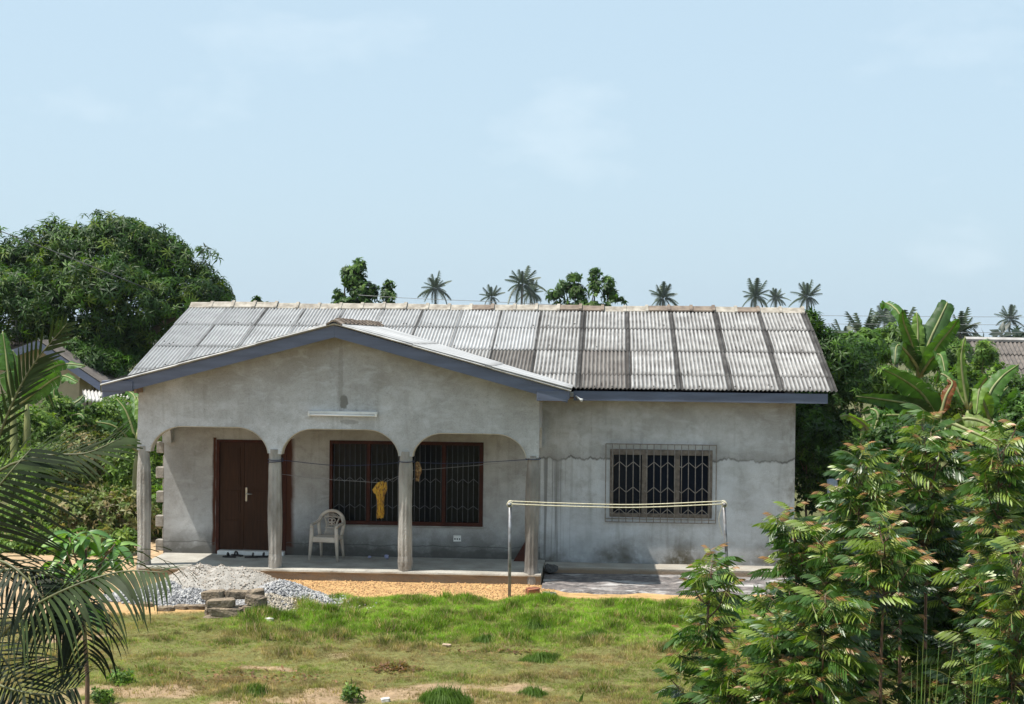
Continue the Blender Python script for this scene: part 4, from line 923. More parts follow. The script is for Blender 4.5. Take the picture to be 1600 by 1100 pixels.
o = scatter('crushed_stone', (pv, pt), np.stack([X, Y, zg_], 1), frames(d, roll=rng.uniform(0, 6, n_)), rng.uniform(.009, .029, n_)[:, None] * rng.uniform(.6, 1.3, (n_, 3)), colr, STONE, GH); tag(o, kind='stuff')
# grit and clods on the sand heap and the orange sand strip
n_ = 3500; X = rng.uniform(-8.5, -4.2, n_); Y = rng.uniform(24.3, 26.4, n_); Hh = heapz(X, Y, sandp); s_ = Hh > .08; X, Y, Hh = X[s_], Y[s_], Hh[s_]; n_ = len(X)
SH_ = next(o for o in COL.objects if o.name == 'sand_heap')
o = scatter('sand_grit', (pv, pt), np.stack([X, Y, -.30 + Hh + .004], 1), frames(rng.normal(size=(n_, 3))), rng.uniform(.006, .02, n_), np.array([[.36, .31, .26]]) * rng.uniform(.6, 1.3, (n_, 1)), STONE, SH_); tag(o, kind='stuff')
n_ = 5200; X = rng.uniform(-5.8, -.9, n_); Y = rng.uniform(24.6, 26.6, n_); s_ = lawnmask(X, Y) < .5; X, Y = X[s_], Y[s_]; n_ = len(X)
o = scatter('sand_clods', (pv, pt), np.stack([X, Y, ground_z(X, Y) + .002], 1), frames(rng.normal(size=(n_, 3))), rng.uniform(.005, .022, n_) ** 1.0 * rng.uniform(.5, 1.1, n_), np.array([[.46, .27, .12]]) * rng.uniform(.45, 1.25, (n_, 1)), STONE); tag(o, kind='stuff')
# dry litter on the lawn
n_ = 900; cxs = np.array([[gnd(618, 1048, -.3).x, gnd(618, 1048, -.3).y, .42, .22], [gnd(1075, 1012, -.3).x, gnd(1075, 1012, -.3).y, .6, .14], [gnd(800, 1022, -.3).x, gnd(800, 1022, -.3).y, .9, .2], [gnd(380, 1060, -.3).x, gnd(380, 1060, -.3).y, 1.6, .6]])
k = rng.choice(4, n_, p=[.3, .25, .15, .3]); X = cxs[k, 0] + rng.normal(size=n_) * cxs[k, 2] * .45; Y = cxs[k, 1] + rng.normal(size=n_) * cxs[k, 3] * .45
lv = np.array([[0, 0, 0], [.4, .22, .08], [.5, 0, .02], [.4, -.22, .1], [1, 0, .15]], float); lt = np.array([[0, 2, 1], [0, 3, 2], [1, 2, 4], [2, 3, 4]])
d = rng.normal(size=(n_, 3)); d[:, 2] *= .25
o = scatter('dead_leaves', (lv, lt), np.stack([X, Y, ground_z(X, Y) + .02], 1), frames(d), rng.uniform(.04, .09, n_), np.array([[.17, .095, .05]]) * rng.uniform(.5, 1.6, (n_, 1)), GRASS); tag(o, kind='stuff')

# ------------------------------------------------------------------ grass
def blade_tuft(nb, seed, spread=.35, lean=.7):
    r_ = np.random.default_rng(seed); V = []; T = []; S = []
    for b in range(nb):
        a = r_.uniform(0, 2 * pi); ln = r_.uniform(.6, 1.15); le = r_.uniform(.1, lean); w_ = .055; o = r_.normal(size=2) * spread; q = r_.uniform(0, pi)
        dx, dy = cos(a), sin(a); px_, py_ = cos(q) * w_, sin(q) * w_; i = len(V)
        V += [(o[0] - px_, o[1] - py_, 0), (o[0] + px_, o[1] + py_, 0), (o[0] + dx * le * ln * 1.1, o[1] + dy * le * ln * 1.1, ln)]
        T += [(i, i + 1, i + 2)]; S += [.75, .75, 1.15]
    return np.array(V), np.array(T), np.array(S)
def grass_field(n_, seed):
    X = rng.uniform(-9.4, 4.4, n_); Y = rng.uniform(17.0, 27.4, n_)
    lmk = lawnmask(X, Y); b = bare(X, Y); s_ = (rng.random(n_) < lmk * (1 - b * .72)) & (X > -.435 * Y - .3) & ((Y < 26.5) | (X < -8.4)) & (X < .245 * Y + .3); X, Y = X[s_], Y[s_]; b = b[s_]; n_ = len(X)
    cl = vnoise(X, Y * .8, 6.5, 131, 2)[:, None]; hum = vnoise(X * .75, Y, 2.3, 3, 3); lush = sstep(21.2, 22.8, Y + (vnoise(X, Y, .8, 55) - .5) * 2.2) * sstep(-6.3, -4.2, X + (vnoise(X, Y, .9, 56) - .5) * 2)
    tuftn = sstep(.56, .74, vnoise(X, Y, 1.9, 71, 2)); dry = np.maximum(sstep(.40, .64, vnoise(X, Y, 1.5, 88, 4)), b * .9) * (1 - lush * .85)
    tz = tussock(X, Y); h = .020 + .012 * lush + .012 * sstep(.4, .75, hum) + .02 * tuftn + tz * .85
    g1 = np.array([.23, .385, .035]); g2 = np.array([.155, .25, .04]); dr1 = np.array([.42, .30, .18]); dr2 = np.array([.26, .16, .09]); yel = np.array([.31, .35, .085])
    L_ = lush[:, None]; D_ = dry[:, None]; r1 = rng.random((n_, 1))
    c = g1 * L_ + (g2 * .55 + yel * .45) * (1 - L_); c = c * (1 - tuftn[:, None] * .15) * (1 - np.clip(tz * 6, 0, .45))[:, None]; D_ = D_ * (1 - np.clip(tz * 12, 0, .9))[:, None]; c = c * (1 - D_ * .8) + (dr1 * r1 + dr2 * (1 - r1)) * D_ * .8
    stray = (rng.random(n_) < .16 + .18 * (1 - lush))[:, None]; c = np.where(stray, dr1 * .9, c); c = c * rng.uniform(.7, 1.35, (n_, 1)) * (.45 + 1.1 * cl); h = h * (.65 + .7 * cl[:, 0])
    return X, Y, h * rng.uniform(.6, 1.35, n_), c
bt = [blade_tuft(8, k) for k in range(3)]
X, Y, h, c = grass_field(230000, 1)
Z = ground_z(X, Y) - .004; rot = frames(np.stack([np.cos(rng.uniform(0, 6.28, len(X))), np.sin(rng.uniform(0, 6.28, len(X))), np.zeros(len(X))], 1))
third = np.arange(len(X)) % 3
VV = []; 
for k in range(3):
    s_ = third == k
    o = scatter('lawn_grass', bt[k], np.stack([X, Y, Z], 1)[s_], rot[s_], h[s_], c[s_], GRASS); tag(o, kind='stuff')

# a few distinct clumps
def clump(px, py, n_, r, ht, colr, label, name='grass_clump', cat='grass clump', Y=None):
    g = gnd(px, py, -.29) if Y is None else Vector((at(px, py, Y).x, Y, -.3)); a = rng.uniform(0, 2 * pi, n_); d = rng.random(n_) ** .6 * r
    X = g.x + np.cos(a) * d; Y_ = g.y + np.sin(a) * d; o_ = np.stack([X, Y_, ground_z(X, Y_) - .004], 1)
    o = scatter(name, bt[0], o_, frames(np.stack([np.cos(a), np.sin(a), np.zeros(n_)], 1)), ht * (1.15 - .6 * d / r) * rng.uniform(.7, 1.2, n_), np.array([colr]) * rng.uniform(.7, 1.3, (n_, 1)), GRASS, None, (g.x, g.y, -.3)); return tag(o, label, cat)
for (px, py, n_, r, ht, lb) in ((697, 1098, 330, .30, .19, 'largest bushy green grass clump at the bottom edge of the lawn'), (832, 1086, 160, .17, .13, 'small dark green grass clump right of the largest one at the bottom'), (400, 1090, 150, .17, .11, 'low grass clump in the worn ground at the lower left'), (845, 1030, 220, .28, .12, 'wide mound of grass in the centre of the lawn'), (760, 1003, 160, .22, .12, 'dark green mound right of the beige lawn stone'), (835, 985, 200, .30, .12, 'long dark green mound beyond the centre of the lawn'), (930, 1000, 160, .3, .11, 'green mound in the right part of the lush lawn')):
    clump(px, py, n_, r, ht, (.085, .15, .022), lb)

# ------------------------------------------------------------------ vegetation builders
def unit(a): return a / np.linalg.norm(a, axis=1, keepdims=True)
def leaf_t(wd=.26, droop=.25, fold=.06):
    v = np.array([[0, 0, 0], [.45, wd / 2, fold], [.5, 0, 0], [.45, -wd / 2, fold], [1, 0, -droop]], float)
    return v, np.array([[0, 2, 1], [0, 3, 2], [1, 2, 4], [2, 3, 4]])
def rosette(nl, wd, droop, seed, elev=(.0, .6), fold=.06):
    """a whorl of leaves round a shoot pointing along +x"""
    r_ = np.random.default_rng(seed); lv, lt = leaf_t(wd, droop, fold); V = []; T = []; S = []
    for i in range(nl):
        a = i * 2.4 + r_.uniform(-.3, .3); e = r_.uniform(*elev); d = np.array([[sin(e), cos(a) * cos(e), sin(a) * cos(e)]])
        F = frames(d, np.array([[1.0, 0, 0]])); ln = r_.uniform(.75, 1.15); V.append((F[0] @ (lv * ln).T).T + np.array([r_.uniform(-.25, .05), 0, 0])); T.append(lt + 5 * i); S += [r_.uniform(.8, 1.2)] * 5
    return np.concatenate(V), np.concatenate(T), np.array(S)
def shoots_on_lobes(lobes, dens, inner=.25, rag=.7):
    P = []; D = []
    for (c, r) in lobes:
        r = np.array(r, float); area = 4 * pi * ((r[0] * r[1]) ** 1.6 / 3 + (r[0] * r[2]) ** 1.6 / 3 + (r[1] * r[2]) ** 1.6 / 3) ** (1 / 1.6)
        n_ = max(6, int(area * dens)); u = unit(rng.normal(size=(n_, 3))); u[:, 2] = np.where(u[:, 2] < -.5, -u[:, 2], u[:, 2]); k = np.where(rng.random(n_) < inner, rng.uniform(.45, .85, n_), rng.uniform(.80, 1.14, n_))
        k = k * (1 + .16 * np.sin(u[:, 0] * 5 + c[0] * 3) * np.cos(u[:, 2] * 6 + c[1]) + rag * (vnoise(u[:, 0] * 2 + c[0], u[:, 2] * 2 + u[:, 1], 1.6, 9, 2) - .5))
        P.append(np.array(c)[None] + u * r[None] * k[:, None]); D.append(unit(u + np.array([[0, 0, .35]]) + rng.normal(size=(n_, 3)) * .35))
    return np.concatenate(P), np.concatenate(D)
def crown(name, lobes, dens, tmpl, size, cols, mat, parent=None, origin=(0, 0, 0), inner=.25, var=.3):
    P, D = shoots_on_lobes(lobes, dens, inner); n_ = len(P); cols = np.array(cols); k = rng.integers(0, len(cols), n_)
    cn = vnoise(P[:, 0] * 1.3 + P[:, 1], P[:, 2] * 1.3, .9, 17)[:, None]; C = cols[k] * (.6 + .6 * cn) * rng.uniform(1 - var, 1 + var, (n_, 1))
    return scatter(name, tmpl, P, frames(D, roll=rng.uniform(0, 6.28, n_)), size * rng.uniform(.75, 1.25, n_), C, mat, parent, origin)
def limb(bm, a, b, r0, r1, wob=.12, n=8, seed=0):
    r_ = random.Random(seed); a, b = Vector(a), Vector(b); L_ = (b - a).length
    mid = [a.lerp(b, s) + Vector((r_.uniform(-1, 1), r_.uniform(-1, 1), r_.uniform(-.3, .6))) * wob * L_ * (s * (1 - s) * 2) for s in (.33, .66)]
    pts = bez([a, *mid, b], n); tube(bm, pts, [r0 + (r1 - r0) * i / n for i in range(n + 1)], 7); return pts
def tree(name, base, lobes, label, cat, dens, tmpl, size, cols, mat=LEAF, tr=.12, group=None, inner=.25, kind=None, nlimb=5, bark=BARK):
    t_ = empty(name, base, label, cat, group); bm = bmesh.new(); b = Vector(base)
    ctr = sum((Vector(c) for c, r in lobes), Vector()) / len(lobes); fork = Vector((b.x + (ctr.x - b.x) * .3, b.y, b.z + (ctr.z - b.z) * .55)); limb(bm, b, fork, tr, tr * .75, .06)
    for i, (c, r) in enumerate(lobes[:nlimb]): limb(bm, fork, Vector(c) + Vector((0, 0, -r[2] * .2)), tr * .6, tr * .12, .15, seed=i)
    bobj('trunk', bm, bark, t_, True)
    crown('crown', lobes, dens, tmpl, size, cols, mat, t_, base, inner); return t_
def lobe(px, py, rx, rz, Y, ry=None, dy=0):
    c = at(px, py, Y + dy); k = PX(Y); return ((c.x, c.y, c.z), (rx * k, (ry if ry else (rx + rz) / 2) * k, rz * k))

MANGO = rosette(9, .22, .4, 1, (-.35, .5)); ROS_S = rosette(7, .42, .25, 2, (-.2, .8)); ROS_B = rosette(8, .36, .3, 3, (-.3, .6)); ROS_N = rosette(9, .20, .45, 4, (-.4, .5))
greenD = [(.032, .080, .010), (.042, .10, .012), (.024, .058, .010), (.065, .14, .014)]
greenM = [(.06, .13, .016), (.08, .16, .02), (.045, .095, .015), (.11, .19, .025)]
greenL = [(.11, .20, .025), (.08, .16, .02), (.15, .23, .03), (.06, .12, .02)]
greenY = [(.10, .15, .03), (.14, .16, .045), (.07, .12, .03), (.17, .15, .06)]
gfar = [(.030, .055, .028), (.038, .068, .03), (.025, .045, .025)]

# big mango tree behind on the left
MY = 47.0
ml = [lobe(60, 440, 95, 75, MY), lobe(150, 410, 105, 62, MY), lobe(215, 400, 82, 56, MY), lobe(270, 430, 62, 50, MY), lobe(110, 500, 110, 70, MY, dy=-1.5), lobe(225, 480, 90, 70, MY, dy=-1.2), lobe(300, 475, 58, 42, MY, dy=-.6),
      lobe(10, 500, 80, 85, MY, dy=1), lobe(180, 545, 80, 55, MY, dy=-1), lobe(0, 430, 62, 55, MY), lobe(185, 375, 55, 34, MY), lobe(85, 385, 48, 34, MY), lobe(-60, 470, 90, 90, MY), lobe(260, 530, 50, 50, MY, dy=1.5), lobe(330, 470, 34, 26, MY, dy=.5), lobe(40, 470, 60, 55, MY, dy=-2.4), lobe(160, 450, 60, 45, MY, dy=-2.6), lobe(255, 395, 38, 26, MY), lobe(345, 460, 24, 22, MY), lobe(318, 440, 26, 26, MY), lobe(205, 358, 30, 18, MY), lobe(150, 560, 50, 40, MY, dy=-2), lobe(215, 560, 40, 30, MY, dy=-1.4)]
tree('mango_tree', (at(150, 800, MY).x, MY, -.3), ml, 'large spreading dark green mango tree towering behind the left end of the house roof', 'tree', 15, MANGO, .27, [(.028, .070, .009), (.036, .088, .011), (.02, .05, .009), (.06, .125, .013), (.10, .15, .018)], tr=.42, nlimb=10, inner=.3)

# trees whose tops show above the ridge
BY_ = 62
def bt_tree(px_list, label, seed):
    lobes = [lobe(*q, BY_) for q in px_list]; cx = sum(q[0] for q in px_list) / len(px_list)
    tree('breadfruit_tree', (at(cx, 700, BY_).x, BY_, -.3), lobes, label, 'tree', 24, ROS_B, .24, [(.05, .11, .018), (.035, .08, .014), (.08, .15, .02)], tr=.12, group='trees showing above the ridge', nlimb=8, inner=.4)
bt_tree([(560, 415, 10, 12), (553, 436, 18, 16), (541, 424, 8, 6), (562, 456, 24, 18), (527, 463, 9, 9), (582, 458, 9, 13), (556, 482, 36, 18)], 'tall pointed broad-leaved tree showing above the ridge behind the gable apex', 1)
bt_tree([(608, 448, 7, 10), (606, 464, 13, 14), (606, 485, 14, 16)], 'short narrow broad-leaved tree just right of the taller pointed one above the ridge', 2)
bt_tree([(897, 436, 10, 11), (884, 452, 13, 12), (903, 462, 16, 18), (929, 428, 7, 10), (929, 450, 9, 20), (951, 441, 9, 11), (952, 462, 12, 18), (866, 464, 13, 9), (915, 484, 46, 12), (970, 470, 6, 5)], 'clump of broad-leaved tree tops with several rounded heads above the middle of the ridge', 3)
bt_tree([(403, 470, 10, 6), (400, 485, 16, 14)], 'very small tree top just clearing the ridge on the left', 4)

# distant coconut palms
def palm_frond_mesh(L_, nl, wid, name, droopf):
    """distant frond: rachis with leaflets, along +x, drooping"""
    V = []; T = []
    def pt(s): return np.array([L_ * s * (1 - .10 * s * droopf), 0, L_ * (.10 * s - droopf * .62 * s * s)])
    n = 8
    for i in range(n + 1):
        s = i / n; p_ = pt(s); w_ = .09 * (1 - s) + .015; V += [p_ + [0, w_, 0], p_ + [0, -w_, 0]]
    for i in range(n): T += [(2 * i, 2 * i + 1, 2 * i + 3), (2 * i, 2 * i + 3, 2 * i + 2)]
    for i in range(nl):
        s = .14 + .85 * i / nl; p_ = pt(s); ln = wid * (sin(pi * (s * .82 + .12)) ** .7)
        for sg in (-1, 1):
            b = len(V); tip = p_ + np.array([ln * .35, sg * ln * .75, -ln * (.35 + .2 * ((i * 7) % 3))]); V += [p_ + [-.13, 0, 0], p_ + [.13, 0, 0], tip]; T.append((b, b + 1, b + 2))
    me = mesh_np(name, np.array(V, float), np.array(T), np.tile(np.array([[.045, .07, .033]]), (len(V), 1))); me.materials.append(FAR); return me
FR = [palm_frond_mesh(4.3, 26, 1.25, 'far_frond', d) for d in (.15, .55, 1.1, 1.7)]
def far_palm(px, py, wpx, Y, label, seed, ground=-2, dead=False):
    r_ = random.Random(seed); c = at(px, py, Y); sc_ = (wpx / 2 * PX(Y)) / 3.7; e = empty('coconut_palm', (c.x, c.y, ground), label, 'palm tree', 'distant coconut palms')
    lean = r_.uniform(-.06, .06) * 12
    tubeobj('trunk', bez([(c.x + lean, c.y, ground), (c.x + lean * .6, c.y, (c.z - ground) * .5 + ground), (c.x, c.y, c.z - .1)], 8), [.28 * sc_ + .05] * 3 + [.2 * sc_ + .03] * 6, PALMTRUNK, e, 6)
    nf = r_.randint(19, 28)
    for i in range(nf):
        s = i / nf; az = i * 2.399 + r_.uniform(-.25, .25); el = 1.25 - 1.75 * s + r_.uniform(-.14, .14)
        o = bpy.data.objects.new('frond', FR[min(3, int(s * 3.9))]); COL.objects.link(o); o.parent = e
        o.matrix_local = Matrix.Translation(Vector((c.x, c.y, c.z)) - e.location) @ Matrix.Rotation(az, 4, 'Z') @ Matrix.Rotation(-el, 4, 'Y') @ Matrix.Rotation(r_.uniform(-.3, .3), 4, 'X') @ Matrix.Scale(sc_ * r_.uniform(.65, 1.15), 4)
for i, (px, py, w_, Y, lb) in enumerate(((680, 451, 46, 330, 'distant coconut palm with open round crown above the ridge, first right of the pointed tree'), (768, 464, 36, 380, 'low small coconut palm crown half hidden by the ridge beside the largest palm'), (816, 444, 62, 260, 'largest and densest coconut palm crown above the ridge'),
        (1036, 466, 48, 330, 'lone coconut palm crown sitting on the ridge right of the rounded tree clump'), (1180, 464, 50, 320, 'dense coconut palm crown above the right part of the ridge, left of a smaller palm'), (1212, 466, 34, 400, 'small thin coconut palm between two larger ones above the right part of the ridge'), (1261, 464, 46, 330, 'coconut palm standing just beyond the right end of the ridge'),
        (1382, 497, 46, 330, 'coconut palm behind the tall banana leaves, crossed by the power lines'), (1578, 500, 44, 350, 'isolated coconut palm above the brown neighbouring roof at the far right'), (830, 458, 40, 300, 'drooping dark coconut palm crown just under the largest one'))):
    far_palm(px, py, w_, Y, lb, i + 5)
# closer dark palms in the wall of green on the right
for i, (px, py, w_, Y, lb) in enumerate(((1350, 528, 80, 120, 'dark bushy palm top low behind the banana plants, beside the roof end'), (1405, 530, 90, 125, 'dark palm top low behind the tall banana leaves'), (1318, 530, 60, 130, 'small dark palm top just right of the roof end'), (1500, 520, 80, 140, 'dark palm top behind the left end of the brown neighbouring roof'))):
    far_palm(px, py, w_, Y, lb, i + 50, -.5)
# far belt of woodland that closes the horizon
lob = []
for k in range(90):
    px = -700 + k * 34 + random.uniform(-15, 15); Y = random.uniform(150, 210); lob.append(lobe(px, 532 + random.uniform(-2, 14), 34, random.uniform(10, 18), Y))
o = crown('far_woodland', lob, .33, ROS_B, 1.5, gfar, FAR, None, (0, 150, 0), .3); tag(o, kind='stuff')

# power lines
for k, (y0, y1) in enumerate(((493, 495), (506, 507), (519, 519))):
    Y = 75; a, b = at(-300, y0 - 10, Y), at(1900, y1 + 3, Y); a2 = at(1270, y0, Y); mid = at(800, y0 - 2 + 6, Y)
    o = tubeobj('power_line', [at(1150, y0 - 1, Y), at(1270, y0, Y), at(1450, (y0 + y1) / 2 + .6, Y), at(1750, y1 + 1, Y)], .011, GREYWIRE, None, 5)
    tag(o, ('topmost of three thin power lines', 'middle one of three thin power lines', 'lowest of three thin power lines')[k] + ' crossing the sky right of the roof', 'power line', 'power lines on the right')
o = tubeobj('power_line', bez([at(-60, 340, 40), at(0, 361, 40), at(90, 395, 40), at(240, 455, 40)], 8), .012, WIRE, None, 5); tag(o, 'sloping dark wire running into the mango tree at the left edge', 'power line')
o = tubeobj('power_line', bez([at(560, 461, 55), at(640, 466, 55), at(760, 471, 55), at(900, 478, 55)], 8), .009, GREYWIRE, None, 5); tag(o, 'thin pale wire just above the ridge behind the pointed tree', 'power line')

# ------------------------------------------------------------------ neighbouring houses
CREAM = simple('cream_render', (.50, .41, .27), (.38, .31, .20), 2, .9, .2)
BROWNSH = simple('brown_roof_sheet', (.15, .13, .115), (.075, .065, .058), 3, .9, .4, 20, .02)
TINR = simple('pale_tin', (.5, .49, .47), (.36, .34, .32), 3, .6, .2)
DARKIN = simple('shed_shade_black', (.02, .02, .02), (.012, .012, .012), 3, .9, 0)  # near-black, stands in for shade inside the shed
def roof_plane(name, a, b, c_, d, mat, parent, ncor, amp=.03, jit=0):
    """corrugated plane, a-b the eave, d-c the ridge"""
    a, b, c_, d = map(Vector, (a, b, c_, d)); n = (b - a).cross(d - a).normalized(); n = n if n.z > 0 else -n; V = []; F = []; q = ncor * 4
    for j in range(2):
        for i in range(q + 1):
            s = i / q; p = (a.lerp(b, s) if j == 0 else d.lerp(c_, s)) + n * amp * cos(2 * pi * s * ncor); V.append(p)
    for i in range(q): F.append((i, i + 1, q + 2 + i, q + 1 + i))
    k = len(V); V += [p - n * .05 for p in V]; F += [(f[0] + k, f[3] + k, f[2] + k, f[1] + k) for f in F]
    for i in range(q): F.append((i, k + i, k + i + 1, i + 1))
    return obj(name, V, F, mat, parent)
NY = 50
nh = empty('neighbour_house', (at(1600, 640, NY).x, NY, -.3), 'low neighbouring house with brown corrugated roof at the right edge behind banana plants', 'house')
e0, e1 = at(1548, 598, NY), at(1760, 604, NY); r0, r1 = at(1512, 531, NY + 4.5), at(1740, 536, NY + 4.5)
for k in range(3):
    s0, s1 = k / 3, (k + 1) / 3; roof_plane('roof_sheet_row', e0.lerp(r0, s0) + Vector((0, 0, .05 * (0))), e1.lerp(r1, s0), e1.lerp(r1, s1 + .02) - Vector((0, 0, .04)), e0.lerp(r0, s1 + .02) - Vector((0, 0, .04)), BROWNSH, nh, 34, .035)
bm = bmesh.new(); tube(bm, [r0 + Vector((-.1, 0, .03)), r1 + Vector((0, 0, .05))], .09, 6); bobj('ridge', bm, TINR, nh)
boxobj('wall', e0.x + .6, e1.x, NY + .6, NY + 8.0, -.3, e0.z - .1, CREAM, nh, 0)
bm = bmesh.new(); tube(bm, [e0 + Vector((0, -.02, -.12)), e1 + Vector((0, -.02, -.12))], .09, 4); bobj('fascia', bm, FASCIA, nh)

LY = 42
lh = empty('neighbour_house', (at(60, 640, LY).x, LY, -.3), 'cream neighbouring house with blue grey fascias under the mango tree at the left', 'house')
ap_, le, re_ = at(58, 532, LY), at(-60, 575, LY), at(156, 598, LY); lw_, rw = at(-30, 600, LY + .4), at(124, 600, LY + .4); zb = -.3
obj('gable_wall', [(lw_.x, LY + .4, zb), (rw.x, LY + .4, zb), (rw.x, LY + .4, re_.z + .12), (ap_.x, LY + .4, ap_.z - .1), (lw_.x, LY + .4, le.z)], [(0, 1, 2, 3, 4)], CREAM, lh)
boxobj('side_wall', rw.x - .15, rw.x, LY + .405, LY + 3.6, zb, re_.z + .1, CREAM, lh, 0)
for a, b in ((le, ap_), (ap_, re_)):
    bm = bmesh.new(); prism(bm, [(a.x, a.z - .22), (b.x, b.z - .22), (b.x, b.z), (a.x, a.z)], LY, LY + .04); bobj('fascia', bm, FASCIA, lh)
bk = Vector((0, 3.6, 0)); roof_plane('roof_sheet', le, le + bk, ap_ + bk, ap_, BROWNSH, lh, 24); roof_plane('roof_sheet', re_, re_ + bk, ap_ + bk, ap_, BROWNSH, lh, 24)
rb = at(46, 527, LY + 5); rl = at(-80, 521, LY + 5); roof_plane('roof_sheet', at(-80, 556, LY + 1.2), at(24, 556, LY + 1.2), rb, rl, BROWNSH, lh, 24)
for k in range(5):
    a = rl.lerp(rb, k / 5) + Vector((0, 0, .05)); b = rl.lerp(rb, (k + 1) / 5 - .005) + Vector((0, 0, .05)); bm = bmesh.new(); tube(bm, [a, b], .10, 6); bobj('ridge_cap', bm, CAP, lh)
an = empty('antenna', tuple(at(28, 522, LY + 4)), 'thin television aerial standing on the ridge of the cream house at the left', 'antenna')
tubeobj('mast', [at(25, 535, LY + 4), at(25, 499, LY + 4)], .02, GREYWIRE, an, 5); tubeobj('mast', [at(32, 530, LY + 4), at(32, 502, LY + 4)], .018, GREYWIRE, an, 5)
for (xa, xb, y) in ((14, 34, 501), (20, 30, 510)): tubeobj('rod', [at(xa, y, LY + 4), at(xb, y, LY + 4)], .016, GREYWIRE, an, 5)
SY = 39.5
shd = empty('lean_to_shed', (at(165, 640, SY).x, SY, -.3), 'low open shed with pale tin roof between the cream house and the porch corner', 'shed')
a, b = at(131, 623, SY), at(212, 632, SY); c_, d = at(205, 616, SY + 2.6), at(128, 609, SY + 2.6); roof_plane('tin_roof', a, b, c_, d, TINR, shd, 14)
boxobj('shade_coloured_back_wall', a.x + .1, b.x, SY + 2.2, SY + 2.4, -.3, a.z + .1, DARKIN, shd, 0)  # shade under the tin roof put into the wall colour
for px in (134, 172, 210): q = at(px, 630, SY + .2); boxobj('post', q.x - .05, q.x + .05, SY + .15, SY + .25, -.3, q.z + .1, OLDWOOD, shd, 0)

# ------------------------------------------------------------------ bushes left of the house, one by one
def bush(px, py, rx, rz, Y, label, cols, tm=ROS_S, size=.11, dens=55, name='leafy_shrub', cat='shrub', group=None, mat=LEAF, inner=.35, extra=()):
    lo_ = [lobe(px, py, rx, rz, Y)]; r_ = random.Random(int(px * 7 + py))
    for k in range(5): lo_.append(lobe(px + r_.uniform(-.7, .7) * rx, py + r_.uniform(-.55, .7) * rz, rx * r_.uniform(.35, .6), rz * r_.uniform(.4, .6), Y, dy=r_.uniform(-.4, .4)))
    for q in extra: lo_.append(lobe(*q, Y))
    g = (at(px, py, Y).x, Y, -.25); return tree(name, g, lo_, label, cat, dens, tm, size, cols, mat, .03, group, inner, nlimb=6, bark=STEM)
greenL2 = [(.15, .25, .04), (.11, .20, .03), (.20, .28, .05), (.08, .15, .025)]; greenY2 = [(.16, .21, .05), (.22, .22, .08), (.10, .16, .035), (.26, .21, .10)]
GL = 'overgrown shrubs left of the house'
for a in ((30, 690, 60, 50, 35, 'pale green weedy shrub behind the coconut fronds at the left edge', greenL2), (105, 672, 55, 48, 36.5, 'bright green shrub in front of the cream wall', greenL2), (170, 668, 45, 40, 37, 'shrub below the tin shed roof left of the banana plant', greenL2), (60, 755, 70, 60, 33.5, 'broad shrub behind the arching palm frond', greenL2),
          (140, 735, 60, 55, 33.5, 'leafy shrub in the middle of the thicket left of the porch', greenY2), (205, 740, 45, 60, 33, 'shrub touching the first porch column from behind', greenL2), (245, 715, 36, 70, 35, 'dark shrub seen through the gap between first column and porch wall', greenL2), (120, 815, 70, 50, 31.5, 'dark low shrub at the foot of the left thicket', greenY2),
          (195, 815, 52, 48, 31.3, 'dry brownish shrub at the foot of the thicket beside the first column', greenY2), (40, 830, 60, 50, 31.5, 'low shrub at the far left foot of the thicket', greenL2), (250, 810, 30, 45, 32, 'low shrub glimpsed beside the projecting wall blocks', greenL2), (-40, 740, 60, 80, 35, 'tall shrub cut off by the left edge of the picture', greenL2)):
    bush(*a, group=GL)
for a in ((20, 862, 50, 30, 29.6, 'lowest shrub hidden behind the coconut fronds', greenL2), (85, 858, 46, 30, 29.4, 'low bright shrub just behind the mango sapling', greenL2), (150, 856, 40, 28, 29.2, 'low shrub between mango sapling and first column', greenY2), (192, 850, 26, 24, 29.3, 'small low shrub at the edge of the orange sand by the first column', greenL2)):
    bush(*a, group=GL)
for k in range(6):
    px = 15 + k * 42; bush(px, 640 + (k % 2) * 18, 34, 22, 39 + .2 * k, ('low scrub against the cream house wall at the far left', 'scrub under the left fascia end of the cream house', 'scrub under the antenna side of the cream wall', 'scrub between cream house and shed', 'scrub in front of the shed opening', 'scrub at the right post of the shed')[k], greenM, dens=45, group=GL)

bush(150, 566, 44, 24, 43.5, 'leafy branches spilling over the cream house roof below the mango tree', greenD, MANGO, .22, 30, extra=((110, 548, 26, 20), (185, 575, 26, 20), (130, 575, 30, 16)))
bush(1262, 700, 24, 70, 33, 'dark climbing shrub filling the gap right behind the house corner', greenD, ROS_S, .12, 60, extra=((1255, 650, 18, 30), (1270, 780, 26, 34)))
